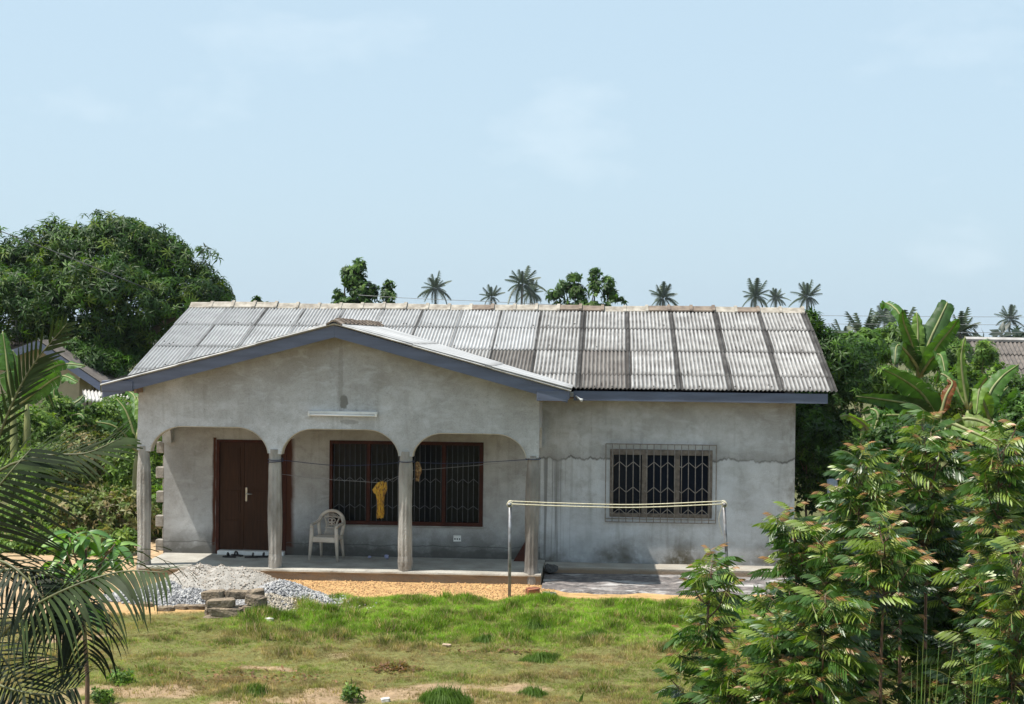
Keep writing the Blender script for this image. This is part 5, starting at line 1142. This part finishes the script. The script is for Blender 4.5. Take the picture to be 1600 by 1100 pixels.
# ------------------------------------------------------------------ banana plants
BANL = leafmat('banana_leaf', rough=.5, trans=.32, tint=(1.5, 1.6, .5), spec=.25)
def banana_leaf(parent, pts, wd, col, seed, tear=.35, curl=.18, roll=0, midc=(.30, .36, .14)):
    r_ = random.Random(seed); n = 22; C_ = bez(pts, n); V = []; T = []; Cc = []
    Ln = sum((C_[i + 1] - C_[i]).length for i in range(n)); view = (C_[n // 2] - Vector((0, 0, EYE))).normalized()
    prevs = None
    for i in range(n):
        s0, s1 = i / n, (i + 1) / n
        for sg in (-1, 1):
            gap = r_.random() < tear; drp = r_.uniform(.0, .5) if gap else 0
            def edge(s, k):
                t_ = (C_[min(k + 1, n)] - C_[max(k - 1, 0)]).normalized(); side_ = t_.cross(Vector((0, 0, 1)));
                if side_.length < .2: side_ = t_.cross(view)
                side_.normalize(); sv = t_.cross(view).normalized(); sv = sv if sv.dot(side_) > 0 else -sv; side_ = (side_ * .45 + sv * .8).normalized(); side_ = Matrix.Rotation(roll, 3, t_) @ side_
                w_ = wd * (max(0.0, min(1, (s - .06) / .16)) ** .6) * (max(0.0, 1 - s) ** .42) * (1 + .06 * sin(s * 23 + seed))
                nn_ = side_.cross(t_).normalized(); nn_ = nn_ if nn_.z > 0 else -nn_
                return C_[k] + side_ * sg * w_ * .5 + nn_ * (curl * w_ * .35), C_[k] + side_ * sg * w_ - nn_ * (curl * w_ + drp * w_ * .5) + nn_ * .02 * sin(s * 40 + seed)
            a0, b0 = edge(s0, i); a1, b1 = edge(s1, i + 1)
            if gap: b1 = b1.lerp(b0, .22); a1 = a1.lerp(a0, .06)
            k = len(V); V += [C_[i], C_[i + 1], a0, a1, b0, b1]; T += [(k, k + 1, k + 3), (k, k + 3, k + 2), (k + 2, k + 3, k + 5), (k + 2, k + 5, k + 4)]
            f = r_.uniform(.88, 1.12) * (1.0 if i % 2 else .93); Cc += [tuple(x * f for x in col)] * 6
    o = link('leaf', mesh_np('banana_leaf', np.array([tuple(v - wloc(parent)) for v in V]), np.array(T), np.array(Cc)), parent, BANL)
    rb_ = tubeobj('midrib', [p + Vector((0, 0, .012)) for p in C_[::2]], [.030 * (1 - i / (n // 2 + 1)) + .006 for i in range(n // 2 + 1)], BSTEM, o, 5)
    return o
def banana(base_px, Y, label, leaves, stems=((0, 0),), col=(.07, .15, .025), wdm=.30, group=None):
    bx, by = base_px; b = at(bx, by, Y); e = empty('banana_plant', (b.x, b.y, -.3), label, 'banana plant', group)
    for dx, dy in stems: tubeobj('stem', bez([(b.x + dx * .6, b.y + dy, -.3), (b.x + dx * .8, b.y + dy, b.z * .5), (b.x + dx, b.y + dy, b.z)], 6), [.13, .12, .11, .1, .09, .07, .02], BSTEM, e, 8)
    for i, lf in enumerate(leaves):
        pts, wd, cc, tr, dys = lf[0], lf[1], (lf[2] if len(lf) > 2 and lf[2] else col), (lf[3] if len(lf) > 3 else .35), (lf[4] if len(lf) > 4 else 0)
        P = [at(x, y, Y + dys * (k / (len(pts) - 1))) for k, (x, y) in enumerate(pts)]
        banana_leaf(e, P, wd * PX(Y) / 2.0, cc, int(bx) + i * 3, tr, roll=random.uniform(-.25, .25))
DG = (.035, .085, .02); MG = (.06, .14, .025); LG = (.13, .22, .04); PG = (.16, .22, .06)
banana((1434, 590), 33, 'tall banana plant whose torn upright leaves rise highest on the right', [([(1434, 590), (1428, 540), (1405, 490), (1384, 474), (1378, 484)], 24, MG, .3, 1), ([(1436, 590), (1425, 540), (1412, 505), (1410, 484)], 26, DG, .3, -1), ([(1436, 585), (1434, 540), (1434, 510), (1432, 488)], 30, LG, .15, .3), ([(1438, 590), (1450, 540), (1468, 500), (1480, 474), (1476, 478)], 42, DG, .2, .6),
    ([(1440, 590), (1462, 545), (1486, 515), (1498, 498)], 32, MG, .4, -.8), ([(1440, 585), (1420, 555), (1402, 540), (1398, 570)], 30, DG, .6, -1), ([(1436, 590), (1455, 562), (1470, 556), (1478, 590)], 28, MG, .5, -1.2)], ((0, 0), (.22, .1)))
banana((1462, 655), 30, 'banana plant with two broad dark leaves reaching left towards the roof', [([(1465, 655), (1440, 615), (1405, 590), (1380, 578)], 56, DG, .15, -.5), ([(1465, 660), (1430, 635), (1380, 625), (1338, 620)], 34, DG, .2, -.6), ([(1462, 660), (1440, 640), (1420, 618), (1418, 580)], 40, MG, .3, .3), ([(1460, 668), (1420, 652), (1380, 650), (1350, 660)], 34, MG, .25, -1), ([(1468, 655), (1478, 620), (1488, 600), (1480, 592)], 22, (.17, .06, .02), .5, .2)], ((.1, 0),))
banana((1512, 640), 31, 'banana plant with a narrow furled upright leaf before the brown roof', [([(1512, 640), (1504, 590), (1502, 555), (1508, 526)], 18, LG, .05, 0), ([(1512, 640), (1490, 600), (1470, 585), (1462, 600)], 26, MG, .5, .4), ([(1514, 640), (1535, 600), (1548, 590), (1556, 615)], 26, MG, .5, -.5)])
banana((1568, 670), 28, 'banana plant at the right edge with wide arching leaves', [([(1545, 660), (1545, 620), (1565, 590), (1592, 570)], 40, MG, .15, .4), ([(1548, 660), (1535, 625), (1530, 610), (1525, 650)], 34, LG, .2, -.5), ([(1570, 670), (1585, 630), (1600, 615), (1618, 640)], 38, MG, .25, -.5), ([(1568, 665), (1560, 640), (1555, 625), (1575, 605)], 26, DG, .3, .5), ([(1572, 668), (1600, 660), (1620, 680)], 32, DG, .4, -.8)], ((0, 0), (.25, .1)))
banana((1478, 668), 23, 'banana plant with long yellowish leaf ribs lying over the neem tops', [([(1478, 668), (1510, 655), (1545, 665), (1565, 690)], 30, PG, .25, -.4), ([(1482, 660), (1510, 672), (1545, 688), (1560, 700)], 32, LG, .3, -.6), ([(1480, 672), (1470, 690), (1450, 705), (1430, 700)], 24, DG, .4, .3)])
banana((1350, 650), 29, 'small banana plant with a bright leaf tip low beside the dark tree', [([(1365, 680), (1345, 660), (1325, 650), (1312, 652)], 22, LG, .2, -.3), ([(1366, 678), (1372, 650), (1362, 640), (1345, 645)], 22, MG, .3, .3)])
banana((40, 622), 34, 'banana plant with broad leaves under the cream house gable at the left', [([(30, 630), (60, 590), (95, 570), (134, 572)], 30, MG, .45, -.4), ([(32, 632), (60, 610), (95, 588), (122, 598)], 34, MG, .4, -.8), ([(18, 630), (12, 580), (8, 545), (4, 518)], 30, MG, .15, .2), ([(20, 635), (22, 600), (24, 570), (20, 548)], 26, LG, .15, .3), ([(40, 630), (55, 620), (70, 610), (85, 640)], 22, DG, .3, .3)], ((-.3, 0), (0, .1)))
banana((100, 650), 36, 'small dark banana plant between the shrubs in front of the cream wall', [([(100, 655), (92, 635), (84, 615), (90, 598)], 24, MG, .1, .2), ([(102, 655), (112, 635), (125, 625), (130, 618)], 24, DG, .2, .3), ([(100, 658), (112, 650), (125, 648), (132, 655)], 16, MG, .3, -.3)])
banana((214, 705), 31.5, 'banana plant growing against the left corner of the house', [([(214, 700), (205, 665), (195, 640), (182, 624)], 26, MG, .15, .2), ([(212, 702), (195, 680), (175, 665), (150, 660)], 30, DG, .2, -.3), ([(214, 700), (222, 670), (220, 640), (214, 620)], 30, LG, .05, .5), ([(214, 705), (200, 695), (180, 690), (160, 697)], 26, MG, .3, -.5), ([(214, 690), (215, 650), (210, 620), (196, 610)], 24, MG, .3, 1)])

# ------------------------------------------------------------------ trees right of the house
tree('mango_tree', (at(1290, 800, 34).x, 34, -.3), [lobe(1270, 520, 22, 30, 34), lobe(1295, 560, 45, 45, 34), lobe(1285, 610, 50, 45, 34), lobe(1320, 600, 50, 60, 34, dy=.6), lobe(1275, 670, 45, 50, 34), lobe(1320, 690, 50, 55, 34), lobe(1285, 740, 42, 38, 34), lobe(1340, 560, 35, 30, 34, dy=1), lobe(1262, 500, 14, 16, 34)],
     'dense very dark broad-leaved tree pressed against the right end of the house', 'tree', 32, MANGO, .20, greenD, tr=.12, inner=.35)
GR = 'mixed bushes behind the neem saplings'
for a in ((1400, 545, 60, 28, 42, 'thin-leaved tree crown under the tall banana leaves', greenM, ROS_N, .24), (1345, 545, 34, 26, 40, 'rounded green crown beside the right roof end', greenM, ROS_B, .2), (1370, 610, 50, 34, 36, 'drooping leaved bush between the dark tree and the broad banana leaves', greenL, ROS_N, .22), (1430, 640, 46, 40, 36, 'bush behind the two broad dark banana leaves', greenM, ROS_N, .2), (1505, 620, 34, 44, 34, 'bright small-leaved bush right of the red dying banana leaf', greenL, ROS_S, .11),
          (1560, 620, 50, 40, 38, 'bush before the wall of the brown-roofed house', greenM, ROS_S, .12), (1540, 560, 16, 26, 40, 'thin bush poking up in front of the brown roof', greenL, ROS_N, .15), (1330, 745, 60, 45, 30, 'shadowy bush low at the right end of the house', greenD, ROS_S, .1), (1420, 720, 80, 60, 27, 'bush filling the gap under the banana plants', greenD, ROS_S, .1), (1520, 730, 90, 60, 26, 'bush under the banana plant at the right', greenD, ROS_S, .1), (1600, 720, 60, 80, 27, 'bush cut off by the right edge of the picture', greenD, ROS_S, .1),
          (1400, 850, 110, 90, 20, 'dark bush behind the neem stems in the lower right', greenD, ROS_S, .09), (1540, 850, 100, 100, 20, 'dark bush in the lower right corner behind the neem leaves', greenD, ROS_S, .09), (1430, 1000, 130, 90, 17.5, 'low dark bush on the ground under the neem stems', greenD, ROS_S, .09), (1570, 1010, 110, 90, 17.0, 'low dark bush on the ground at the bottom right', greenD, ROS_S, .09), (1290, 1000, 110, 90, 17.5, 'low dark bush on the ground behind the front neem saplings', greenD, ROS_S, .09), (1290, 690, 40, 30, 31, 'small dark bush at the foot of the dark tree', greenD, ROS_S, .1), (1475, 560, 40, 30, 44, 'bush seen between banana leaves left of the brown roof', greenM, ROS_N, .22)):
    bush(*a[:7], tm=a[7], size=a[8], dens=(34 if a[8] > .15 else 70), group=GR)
# sheets of washing half seen behind the dark tree
for (px, py, w_, h_, mt_, lb) in ((1300, 765, 16, 34, simple('pale_blue_sheet', (.45, .52, .62), (.3, .36, .45), 6, .8, 0), 'pale bluish sheet hanging half hidden behind the tree right of the house'), (1309, 770, 7, 18, simple('turquoise_cloth', (.05, .45, .38), (.03, .3, .26), 6, .8, 0), 'small turquoise cloth hanging beside the pale sheet right of the house')):
    Y = 29.2; c = at(px, py, Y); cloth('hanging_cloth', c.x, c.z + h_ * PX(Y) / 2, [(0, w_ * PX(Y) / 2, 0), (h_ * PX(Y) * .5, w_ * PX(Y) / 2 * 1.05, .01), (h_ * PX(Y), w_ * PX(Y) / 2 * .9, 0)], mt_, lb, 4, Y)

# ------------------------------------------------------------------ neem saplings, right foreground
def neem_leaf(seed, npair=7, col=(.06, .12, .02), tipc=None, name='neem_leaf'):
    r_ = np.random.default_rng(seed); V = []; T = []; C = []
    def rp(s): return np.array([s * (1 - .12 * s), 0.04 * sin(s * 3 + seed), .20 * s - .50 * s * s])
    n = 6
    for i in range(n + 1):
        w_ = .010; p_ = rp(i / n); V += [p_ + [0, w_, .0], p_ + [0, -w_, 0]]; C += [(.16, .15, .05)] * 2
    for i in range(n): T += [(2 * i, 2 * i + 1, 2 * i + 3), (2 * i, 2 * i + 3, 2 * i + 2)]
    for i in range(npair + 1):
        s = .22 + .76 * i / npair; p_ = rp(s); ln = .40 * (1 - .5 * abs(s - .5)) * r_.uniform(.85, 1.15); tw = r_.uniform(-.35, .35)
        for sg in ((-1, 1) if i < npair else (0,)):
            fw_ = .35 if sg else 1.0; d = np.array([fw_ + .1, sg * .80, -.45 - .45 * r_.random()]); d /= np.linalg.norm(d)
            wv = np.array([.95, -sg * .3, .25 + tw]) if sg else np.array([0, 1, 0]); wv = wv / np.linalg.norm(wv) * ln * .105; dn = np.array([0, 0, -1])
            b = len(V); m1 = p_ + d * ln * .4 + dn * ln * .03; V += [p_, m1 + wv, m1 - wv + np.array([0, 0, -.012]), p_ + d * ln * .75 + wv * .5 + dn * ln * .14 + np.array([.02 * 1, 0, 0]), p_ + d * ln * .75 - wv * .6 + dn * ln * .15, p_ + d * ln * .98 + dn * ln * .32 + np.array([.03, 0, 0])]
            T += [(b, b + 2, b + 1), (b + 1, b + 2, b + 4), (b + 1, b + 4, b + 3), (b + 3, b + 4, b + 5)]
            f = r_.uniform(.8, 1.2); cc = np.array(col if (tipc is None or s < .55) else tipc) * f; C += [tuple(cc)] * 6
    return np.array(V), np.array(T), np.array(C)
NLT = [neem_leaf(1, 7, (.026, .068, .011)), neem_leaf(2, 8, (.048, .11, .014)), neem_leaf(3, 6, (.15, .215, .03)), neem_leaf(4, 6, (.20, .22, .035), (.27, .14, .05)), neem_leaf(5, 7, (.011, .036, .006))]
NLM = leafmat('neem_leaf_gloss', rough=.42, trans=.22, tint=(1.4, 1.7, .35), spec=.6)
NLMESH = []
for V, T, C in NLT: me = mesh_np('neem_leaf', V, T, C); me.materials.append(NLM); NLMESH.append(me)
def neem(px, ytop, wpx, Y, label, seed, ybot=1150, nsh=46, lean=0, ls=.28):
    r_ = random.Random(seed); top = at(px, ytop, Y); W = wpx / 2 * PX(Y); base = Vector((top.x - lean, Y, -.30)); e = empty('neem_sapling', tuple(base), label, 'sapling', 'neem saplings in the right foreground')
    nsh = int(nsh * 1.2); bm = bmesh.new(); stem = bez([base, base.lerp(top, .5) + Vector((r_.uniform(-.06, .06), 0, 0)), top - Vector((0, 0, .12))], 12); tube(bm, stem, [.024 - .0016 * i for i in range(13)], 7); bobj('trunk', bm, STEM, e, True)
    zb_ = at(px, ybot, Y).z; L_ = []; bm = bmesh.new()
    tips = [(Vector(top), Vector((0, 0, 1)), 1.0)]
    for k in range(nsh):
        s = ((k + .5) / nsh); z = top.z - .10 - (top.z - zb_ - .1) * s; az = k * 2.4 + r_.uniform(-.4, .4); prof_ = min(1, .40 + 1.6 * s); rad = W * prof_ * (r_.uniform(.35, 1.0))
        i = min(11, max(0, int((z - base.z) / (top.z - base.z) * 12) - 1)); o_ = stem[i]; tp_ = Vector((o_.x + cos(az) * rad, o_.y + sin(az) * rad * .9, z + r_.uniform(-.14, .18)))
        a0 = Vector((o_.x, o_.y, max(base.z + .2, z - rad * .7))); tube(bm, bez([a0, a0.lerp(tp_, .5) + Vector((0, 0, -.05)), tp_], 5), [.010, .009, .008, .007, .006, .004], 4, False)
        tips.append((tp_, (tp_ - a0).normalized(), 1 - s))
    bobj('branches', bm, STEM, e, True)
    for tp_, dr_, hi in tips:
        nl = r_.randint(6, 10)
        for j in range(nl):
            az = j * 2.4 + r_.uniform(-.3, .3); q = j / nl; el = r_.uniform(-.25, .5) + .5 * (1 - q) ** 2; d = (Vector((cos(az) * cos(el), sin(az) * cos(el), sin(el))) + dr_ * .35).normalized()
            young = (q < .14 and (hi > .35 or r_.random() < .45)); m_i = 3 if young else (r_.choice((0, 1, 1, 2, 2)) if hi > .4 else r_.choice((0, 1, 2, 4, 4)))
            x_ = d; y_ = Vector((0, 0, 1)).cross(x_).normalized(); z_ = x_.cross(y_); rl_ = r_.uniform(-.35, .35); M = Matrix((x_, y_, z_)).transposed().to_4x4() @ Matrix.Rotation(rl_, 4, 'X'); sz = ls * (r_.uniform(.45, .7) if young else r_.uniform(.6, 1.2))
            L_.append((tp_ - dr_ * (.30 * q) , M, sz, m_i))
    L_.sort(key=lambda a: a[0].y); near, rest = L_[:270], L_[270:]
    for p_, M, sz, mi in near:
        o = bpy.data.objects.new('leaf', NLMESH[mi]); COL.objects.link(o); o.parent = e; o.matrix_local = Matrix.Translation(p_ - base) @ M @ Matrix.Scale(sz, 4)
    if rest:
        VV, TT, CC = [], [], []; k = 0
        for p_, M, sz, mi in rest:
            V, T, C = NLT[mi]; R3 = np.array(M.to_3x3()) * sz; VV.append(V @ R3.T + np.array(p_ - base)); TT.append(T + k); CC.append(C); k += len(V)
        o = link('foliage', mesh_np('neem_foliage', np.concatenate(VV), np.concatenate(TT), np.concatenate(CC)), e, NLM); tag(o, kind='stuff')
for i, a in enumerate(((1112, 862, 135, 14.6, 'slender neem sapling with reddish tip standing before the right clothes line post', 1200, 26), (1240, 792, 150, 14.8, 'neem sapling with reddish top against the right corner of the house', 1180, 44), (1345, 700, 170, 14.5, 'tall neem sapling rising under the broad banana leaves', 1150, 50),
        (1455, 655, 170, 15.2, 'tallest neem sapling, in the middle of the right thicket', 880, 36), (1560, 668, 170, 14.0, 'tall neem sapling at the right edge of the picture', 1150, 54), (1215, 965, 140, 13.2, 'low bushy neem sapling at the front left of the thicket, by the lawn', 1230, 40), (1290, 905, 170, 13.0, 'low neem sapling in front, between the two reddish topped ones', 1220, 44),
        (1385, 815, 130, 13.4, 'neem sapling with a bare reddish stem in the dark centre of the thicket', 930, 16), (1590, 860, 120, 12.6, 'low neem sapling in the bottom right corner', 1180, 34), (1150, 1015, 110, 14.0, 'lowest neem sapling at the left foot of the thicket, beside the lawn', 1240, 26), (1480, 1000, 150, 14.6, 'short shaded neem sapling behind the tall reeds', 1200, 30), (1410, 740, 150, 16.5, 'neem sapling at the back, behind the bare reddish stem', 900, 34), (1510, 760, 150, 16.8, 'neem sapling at the back right of the thicket', 930, 34), (1300, 800, 140, 16.0, 'neem sapling at the back, near the house corner', 1100, 40))):
    neem(a[0], a[1], a[2], a[3], a[4], i + 1, a[5], a[6])
# reeds in front of the thicket
def blades(name, px, Y, spec, col, label, cat, wd=.012):
    b = at(px, 1100, Y); V = []; T = []; C = []
    for k, (x0, x1, yt, s) in enumerate(spec):
        a = Vector((at(x0, 1100, Y).x, Y + s, -.3)); tp = at(x1, yt, Y + s); mid = a.lerp(tp, .55) + Vector(((a.x - tp.x) * .18, 0, 0)); P = bez([a, mid, tp], 8)
        for i in range(8):
            w0 = wd * (1 - (i / 8) ** 2); w1 = wd * (1 - ((i + 1) / 8) ** 2); q = len(V); V += [P[i] - Vector((w0, 0, 0)), P[i] + Vector((w0, w0, 0)), P[i + 1] - Vector((w1, 0, 0)), P[i + 1] + Vector((w1, w1, 0))]; T += [(q, q + 1, q + 3), (q, q + 3, q + 2)]; C += [tuple(c * random.uniform(.85, 1.15) for c in col)] * 4
    og = Vector((b.x, Y, -.3)); o = link(name, mesh_np(name, np.array([tuple(v - og) for v in V]), np.array(T), np.array(C)), None, GRASS); o.location = og; return tag(o, label, cat)
blades('reed_clump', 1450, 11.6, ((1432, 1434, 1005, 0), (1440, 1443, 985, .1), (1447, 1448, 1010, .2), (1452, 1468, 995, 0), (1458, 1492, 992, .1), (1436, 1424, 1040, .2), (1443, 1455, 1030, 0), (1462, 1475, 1050, .1)), (.20, .27, .09), 'clump of tall pale green reeds left in the bottom right thicket', 'reeds', .009)
blades('reed_clump', 1520, 11.6, ((1512, 1526, 975, 0), (1517, 1538, 990, .1), (1520, 1530, 1020, .2), (1512, 1508, 1040, 0), (1525, 1545, 1045, .1)), (.20, .27, .09), 'clump of tall pale green reeds right in the bottom right thicket', 'reeds', .009)
blades('grass_weed', 548, 18.4, ((545, 540, 1060, 0), (548, 549, 1055, 0), (551, 557, 1064, 0), (548, 546, 1070, .1), (552, 560, 1075, 0)), (.10, .16, .04), 'single upright grassy weed in the worn foreground of the lawn', 'weed', .012)
blades('grass_weed', 910, 18.4, ((905, 912, 1082, 0), (908, 914, 1078, 0), (903, 898, 1092, 0)), (.10, .16, .04), 'small upright weed at the bottom edge right of the centre', 'weed', .012)
for (px, py, Y, lb) in ((1082, 1085, 17.6, 'bright green leafy weed at the bottom edge before the neem thicket'), (548, 1092, 18.2, 'tiny leafy weed at the bottom edge in the worn ground'), (160, 1082, 17.8, 'small yellow green weed beside the hanging palm leaflets'), (192, 1030, 18.8, 'low leafy weed in the dry grass at the left')):
    g = at(px, py, Y); c = (g.x, g.y, -.22); R = .32 if px > 1000 else .14
    e = crown('leafy_weed', [((g.x, g.y, -.24), (R, R, R * .7))], 60 if px > 1000 else 260, ROS_S, .10 if px > 1000 else .06, greenL, LEAF, None, (g.x, g.y, -.3), .5); tag(e, lb, 'weed')

# ------------------------------------------------------------------ mango sapling on the left
YM = 15.4
ms = empty('mango_sapling', (at(132, 1000, YM).x, YM, -.3), 'young mango sapling with long glossy drooping leaves beside the palm fronds', 'sapling')
bx = at(132, 1000, YM).x; bm = bmesh.new(); limb(bm, (bx, YM, -.3), at(135, 850, YM), .03, .012, .04)
shoots = [(135, 835), (105, 862), (165, 868), (130, 880), (95, 905), (150, 905), (120, 925), (180, 850), (88, 880), (140, 945), (108, 840)]
for k, q in enumerate(shoots[1:]): limb(bm, at(132, 930, YM), at(*q, YM + .15 * ((k % 3) - 1)), .014, .006, .1, seed=k)
bobj('trunk', bm, STEM, ms, True)
def mango_leaf(col, seed):
    V = []; T = []; C = []; n = 7
    for i in range(n + 1):
        s = i / n; w_ = .145 * sin(pi * min(1, s * .93 + .05)) ** .8; z = .12 * s - .55 * s * s; x = s * (1 - .12 * s); V += [(x, w_, z + .05 * (w_ / .145)), (x, 0, z), (x, -w_, z + .05 * (w_ / .145))]; C += [col, tuple(c * 1.6 for c in col), col]
    for i in range(n):
        a = 3 * i; T += [(a, a + 1, a + 4), (a, a + 4, a + 3), (a + 1, a + 2, a + 5), (a + 1, a + 5, a + 4)]
    me = mesh_np('mango_leaf', np.array(V, float), np.array(T), np.array(C)); me.materials.append(NLM); return me
MLM = [mango_leaf(c, 1) for c in ((.07, .15, .025), (.045, .11, .02), (.13, .22, .045))]
for k, (px, py) in enumerate(shoots):
    c = at(px, py, YM + .15 * ((k % 3) - 1))
    for j in range(13):
        az = j * 2.4; el = random.uniform(-.6, .5); d = Vector((cos(az) * cos(el), sin(az) * cos(el), sin(el))); y_ = Vector((0, 0, 1)).cross(d).normalized(); M = Matrix((d, y_, d.cross(y_))).transposed().to_4x4()
        o = bpy.data.objects.new('leaf', random.choice(MLM)); COL.objects.link(o); o.parent = ms; o.matrix_local = Matrix.Translation(c - ms.location + Vector((0, 0, random.uniform(-.08, .05)))) @ M @ Matrix.Rotation(random.uniform(-.5, .5), 4, 'X') @ Matrix.Scale(random.uniform(.21, .33), 4)

# ------------------------------------------------------------------ coconut palm, left foreground
PF = leafmat('palm_leaflets', rough=.55, trans=.10, tint=(1.4, 1.5, .5), spec=.15)
RACH = simple('frond_rachis', (.12, .13, .045), (.07, .07, .03), 8, .5, 0)
palm = empty('coconut_palm', (at(-95, 1000, 12.2).x, 12.4, -.3), 'young coconut palm leaning in from the left edge with dark striped fronds', 'palm tree')
pc = at(-95, 930, 12.4); tubeobj('trunk', bez([(palm.location.x, 12.4, -.3), (palm.location.x, 12.4, 1.0), tuple(pc)], 6), [.2, .19, .17, .15, .14, .13, .10], PALMTRUNK, palm, 10)
def frond(pts, Lmax, nl, col, seed, droop=.5, fwd_=.45, sides=(-1, 1), s0=.18, ww_=.0125, stiff=0, updir=(0, 0, 1), gapside=None):
    r_ = random.Random(seed); C_ = bez(pts, 60); n = 60; V = []; T = []; CC = []
    for i in range(nl):
        s = s0 + (1 - s0) * (i + .5) / nl; k = min(n - 1, int(s * n)); p_ = C_[k].lerp(C_[k + 1], s * n - k); t_ = (C_[k + 1] - C_[k]).normalized(); sd_ = t_.cross(Vector(updir)).normalized()
        for sg in sides:
            if r_.random() < .04: continue
            ln = Lmax * (sin(pi * min(1, (.16 + .80 * (s - s0) / (1 - s0)))) ** .55) * r_.uniform(.88, 1.08); d = (sd_ * sg + t_ * (fwd_ + .35 * s) + Vector(updir) * (r_.uniform(.05, .3) if droop < .6 else r_.uniform(-.35, .05))).normalized(); q = len(V); m_ = 7; w_ = ww_ * r_.uniform(.8, 1.1); cur = p_.copy(); dd = d.copy(); drp = droop * r_.uniform(.6, 1.4)
            wn = t_ - d * t_.dot(d); wn.normalize(); f = r_.uniform(.7, 1.3)
            for j in range(m_ + 1):
                u = j / m_; ww = w_ * (min(1, u * 5 + .3)) * (1 - u ** 2.2) + .0012; V += [cur + wn * ww + Vector((0, 0, .003)), cur - wn * ww + Vector((0, 0, -.004))]; CC += [tuple(c * f for c in col)] * 2
                cur = cur + dd * ln / m_; dd = (dd + Vector((0, 0, -1)) * drp * (.10 + .30 * u)).normalized(); wn = (wn - dd * wn.dot(dd)).normalized()
            for j in range(m_): a = q + 2 * j; T += [(a, a + 1, a + 3), (a, a + 3, a + 2)]
    o = link('frond', mesh_np('palm_frond', np.array([tuple(v - palm.location) for v in V]), np.array(T), np.array(CC)), palm, PF)
    bm = bmesh.new(); tube(bm, [C_[i] for i in range(0, 61, 3)], [.015 * (1 - i / 21) + .003 for i in range(21)], 6); bobj('rachis', bm, RACH, o, True)
    return o
F = lambda *q: [at(x, y, Y) for x, y, Y in q]
cg1, cg2, cg3 = (.026, .042, .012), (.012, .02, .008), (.085, .12, .025)
frond(F((-95, 930, 12.4), (-30, 760, 12.3), (15, 640, 12.2), (52, 570, 12.2), (105, 505, 12.1)), .30, 18, cg1, 1, .15, 1.5, s0=.35, updir=(.3, -1, .2))
frond(F((-95, 930, 12.4), (-60, 800, 12.2), (0, 735, 12.0), (70, 712, 11.9), (135, 708, 11.8), (190, 684, 11.8)), .50, 26, cg1, 2, .20, 1.8, s0=.15, updir=(0, -.9, .5), ww_=.010)
frond(F((-95, 930, 12.4), (-60, 870, 11.8), (-30, 800, 11.6), (10, 745, 11.5), (50, 700, 11.6)), .82, 26, cg2, 3, .16, .30, sides=(1,), s0=.05, updir=(0, -1, .1))
frond(F((-95, 930, 12.4), (-20, 1000, 11.5), (40, 955, 11.2), (110, 918, 11.1), (190, 893, 11.1), (262, 895, 11.0)), .66, 40, cg1, 4, 1.0, .6, s0=.12, updir=(0, -.5, .8))
frond(F((-95, 930, 12.4), (-40, 880, 11.6), (10, 880, 11.3), (60, 925, 11.2), (90, 985, 11.2)), .66, 32, cg2, 5, 1.1, .3, s0=.1, updir=(0, -.4, .9))
frond(F((-95, 930, 12.4), (-60, 905, 11.7), (20, 890, 11.5), (90, 905, 11.5), (128, 960, 11.5), (138, 1030, 11.5)), .66, 40, cg2, 6, 1.5, .4, s0=.2, updir=(0, -.3, 1))
frond(F((-95, 930, 12.4), (-70, 990, 11.8), (-20, 1060, 11.4), (60, 1085, 11.2), (120, 1075, 11.1)), .62, 32, cg2, 7, .5, .5, s0=.1, updir=(0, -.7, .7))
frond(F((-95, 930, 12.4), (-60, 960, 12.2), (-10, 1010, 12.1), (30, 1070, 12.0), (50, 1140, 12.0)), .6, 32, cg2, 9, .6, .4, s0=.1, updir=(0, -.8, .5))
frond(F((-95, 930, 12.4), (-140, 800, 12.6), (-200, 760, 12.8), (-280, 780, 13)), .6, 30, cg1, 10, .5, .6, s0=.2)

# ------------------------------------------------------------------ humid air
HZ = True
if HZ:
    hm = bpy.data.materials.new('haze'); hm.use_nodes = True; t = hm.node_tree; t.nodes.clear(); ou = t.nodes.new('ShaderNodeOutputMaterial'); pv_ = t.nodes.new('ShaderNodeVolumePrincipled')
    pv_.inputs['Color'].default_value = (.82, .90, 1.0, 1); pv_.inputs['Density'].default_value = .00014; pv_.inputs['Anisotropy'].default_value = .2; t.links.new(pv_.outputs[0], ou.inputs['Volume'])
    bm = bmesh.new(); box(bm, -2600, 2600, -320, 4700, -4, 40); me = bpy.data.meshes.new('haze'); bm.to_mesh(me); bm.free(); ho = link('haze', me, None, hm); tag(ho, kind='stuff'); ho.visible_shadow = True
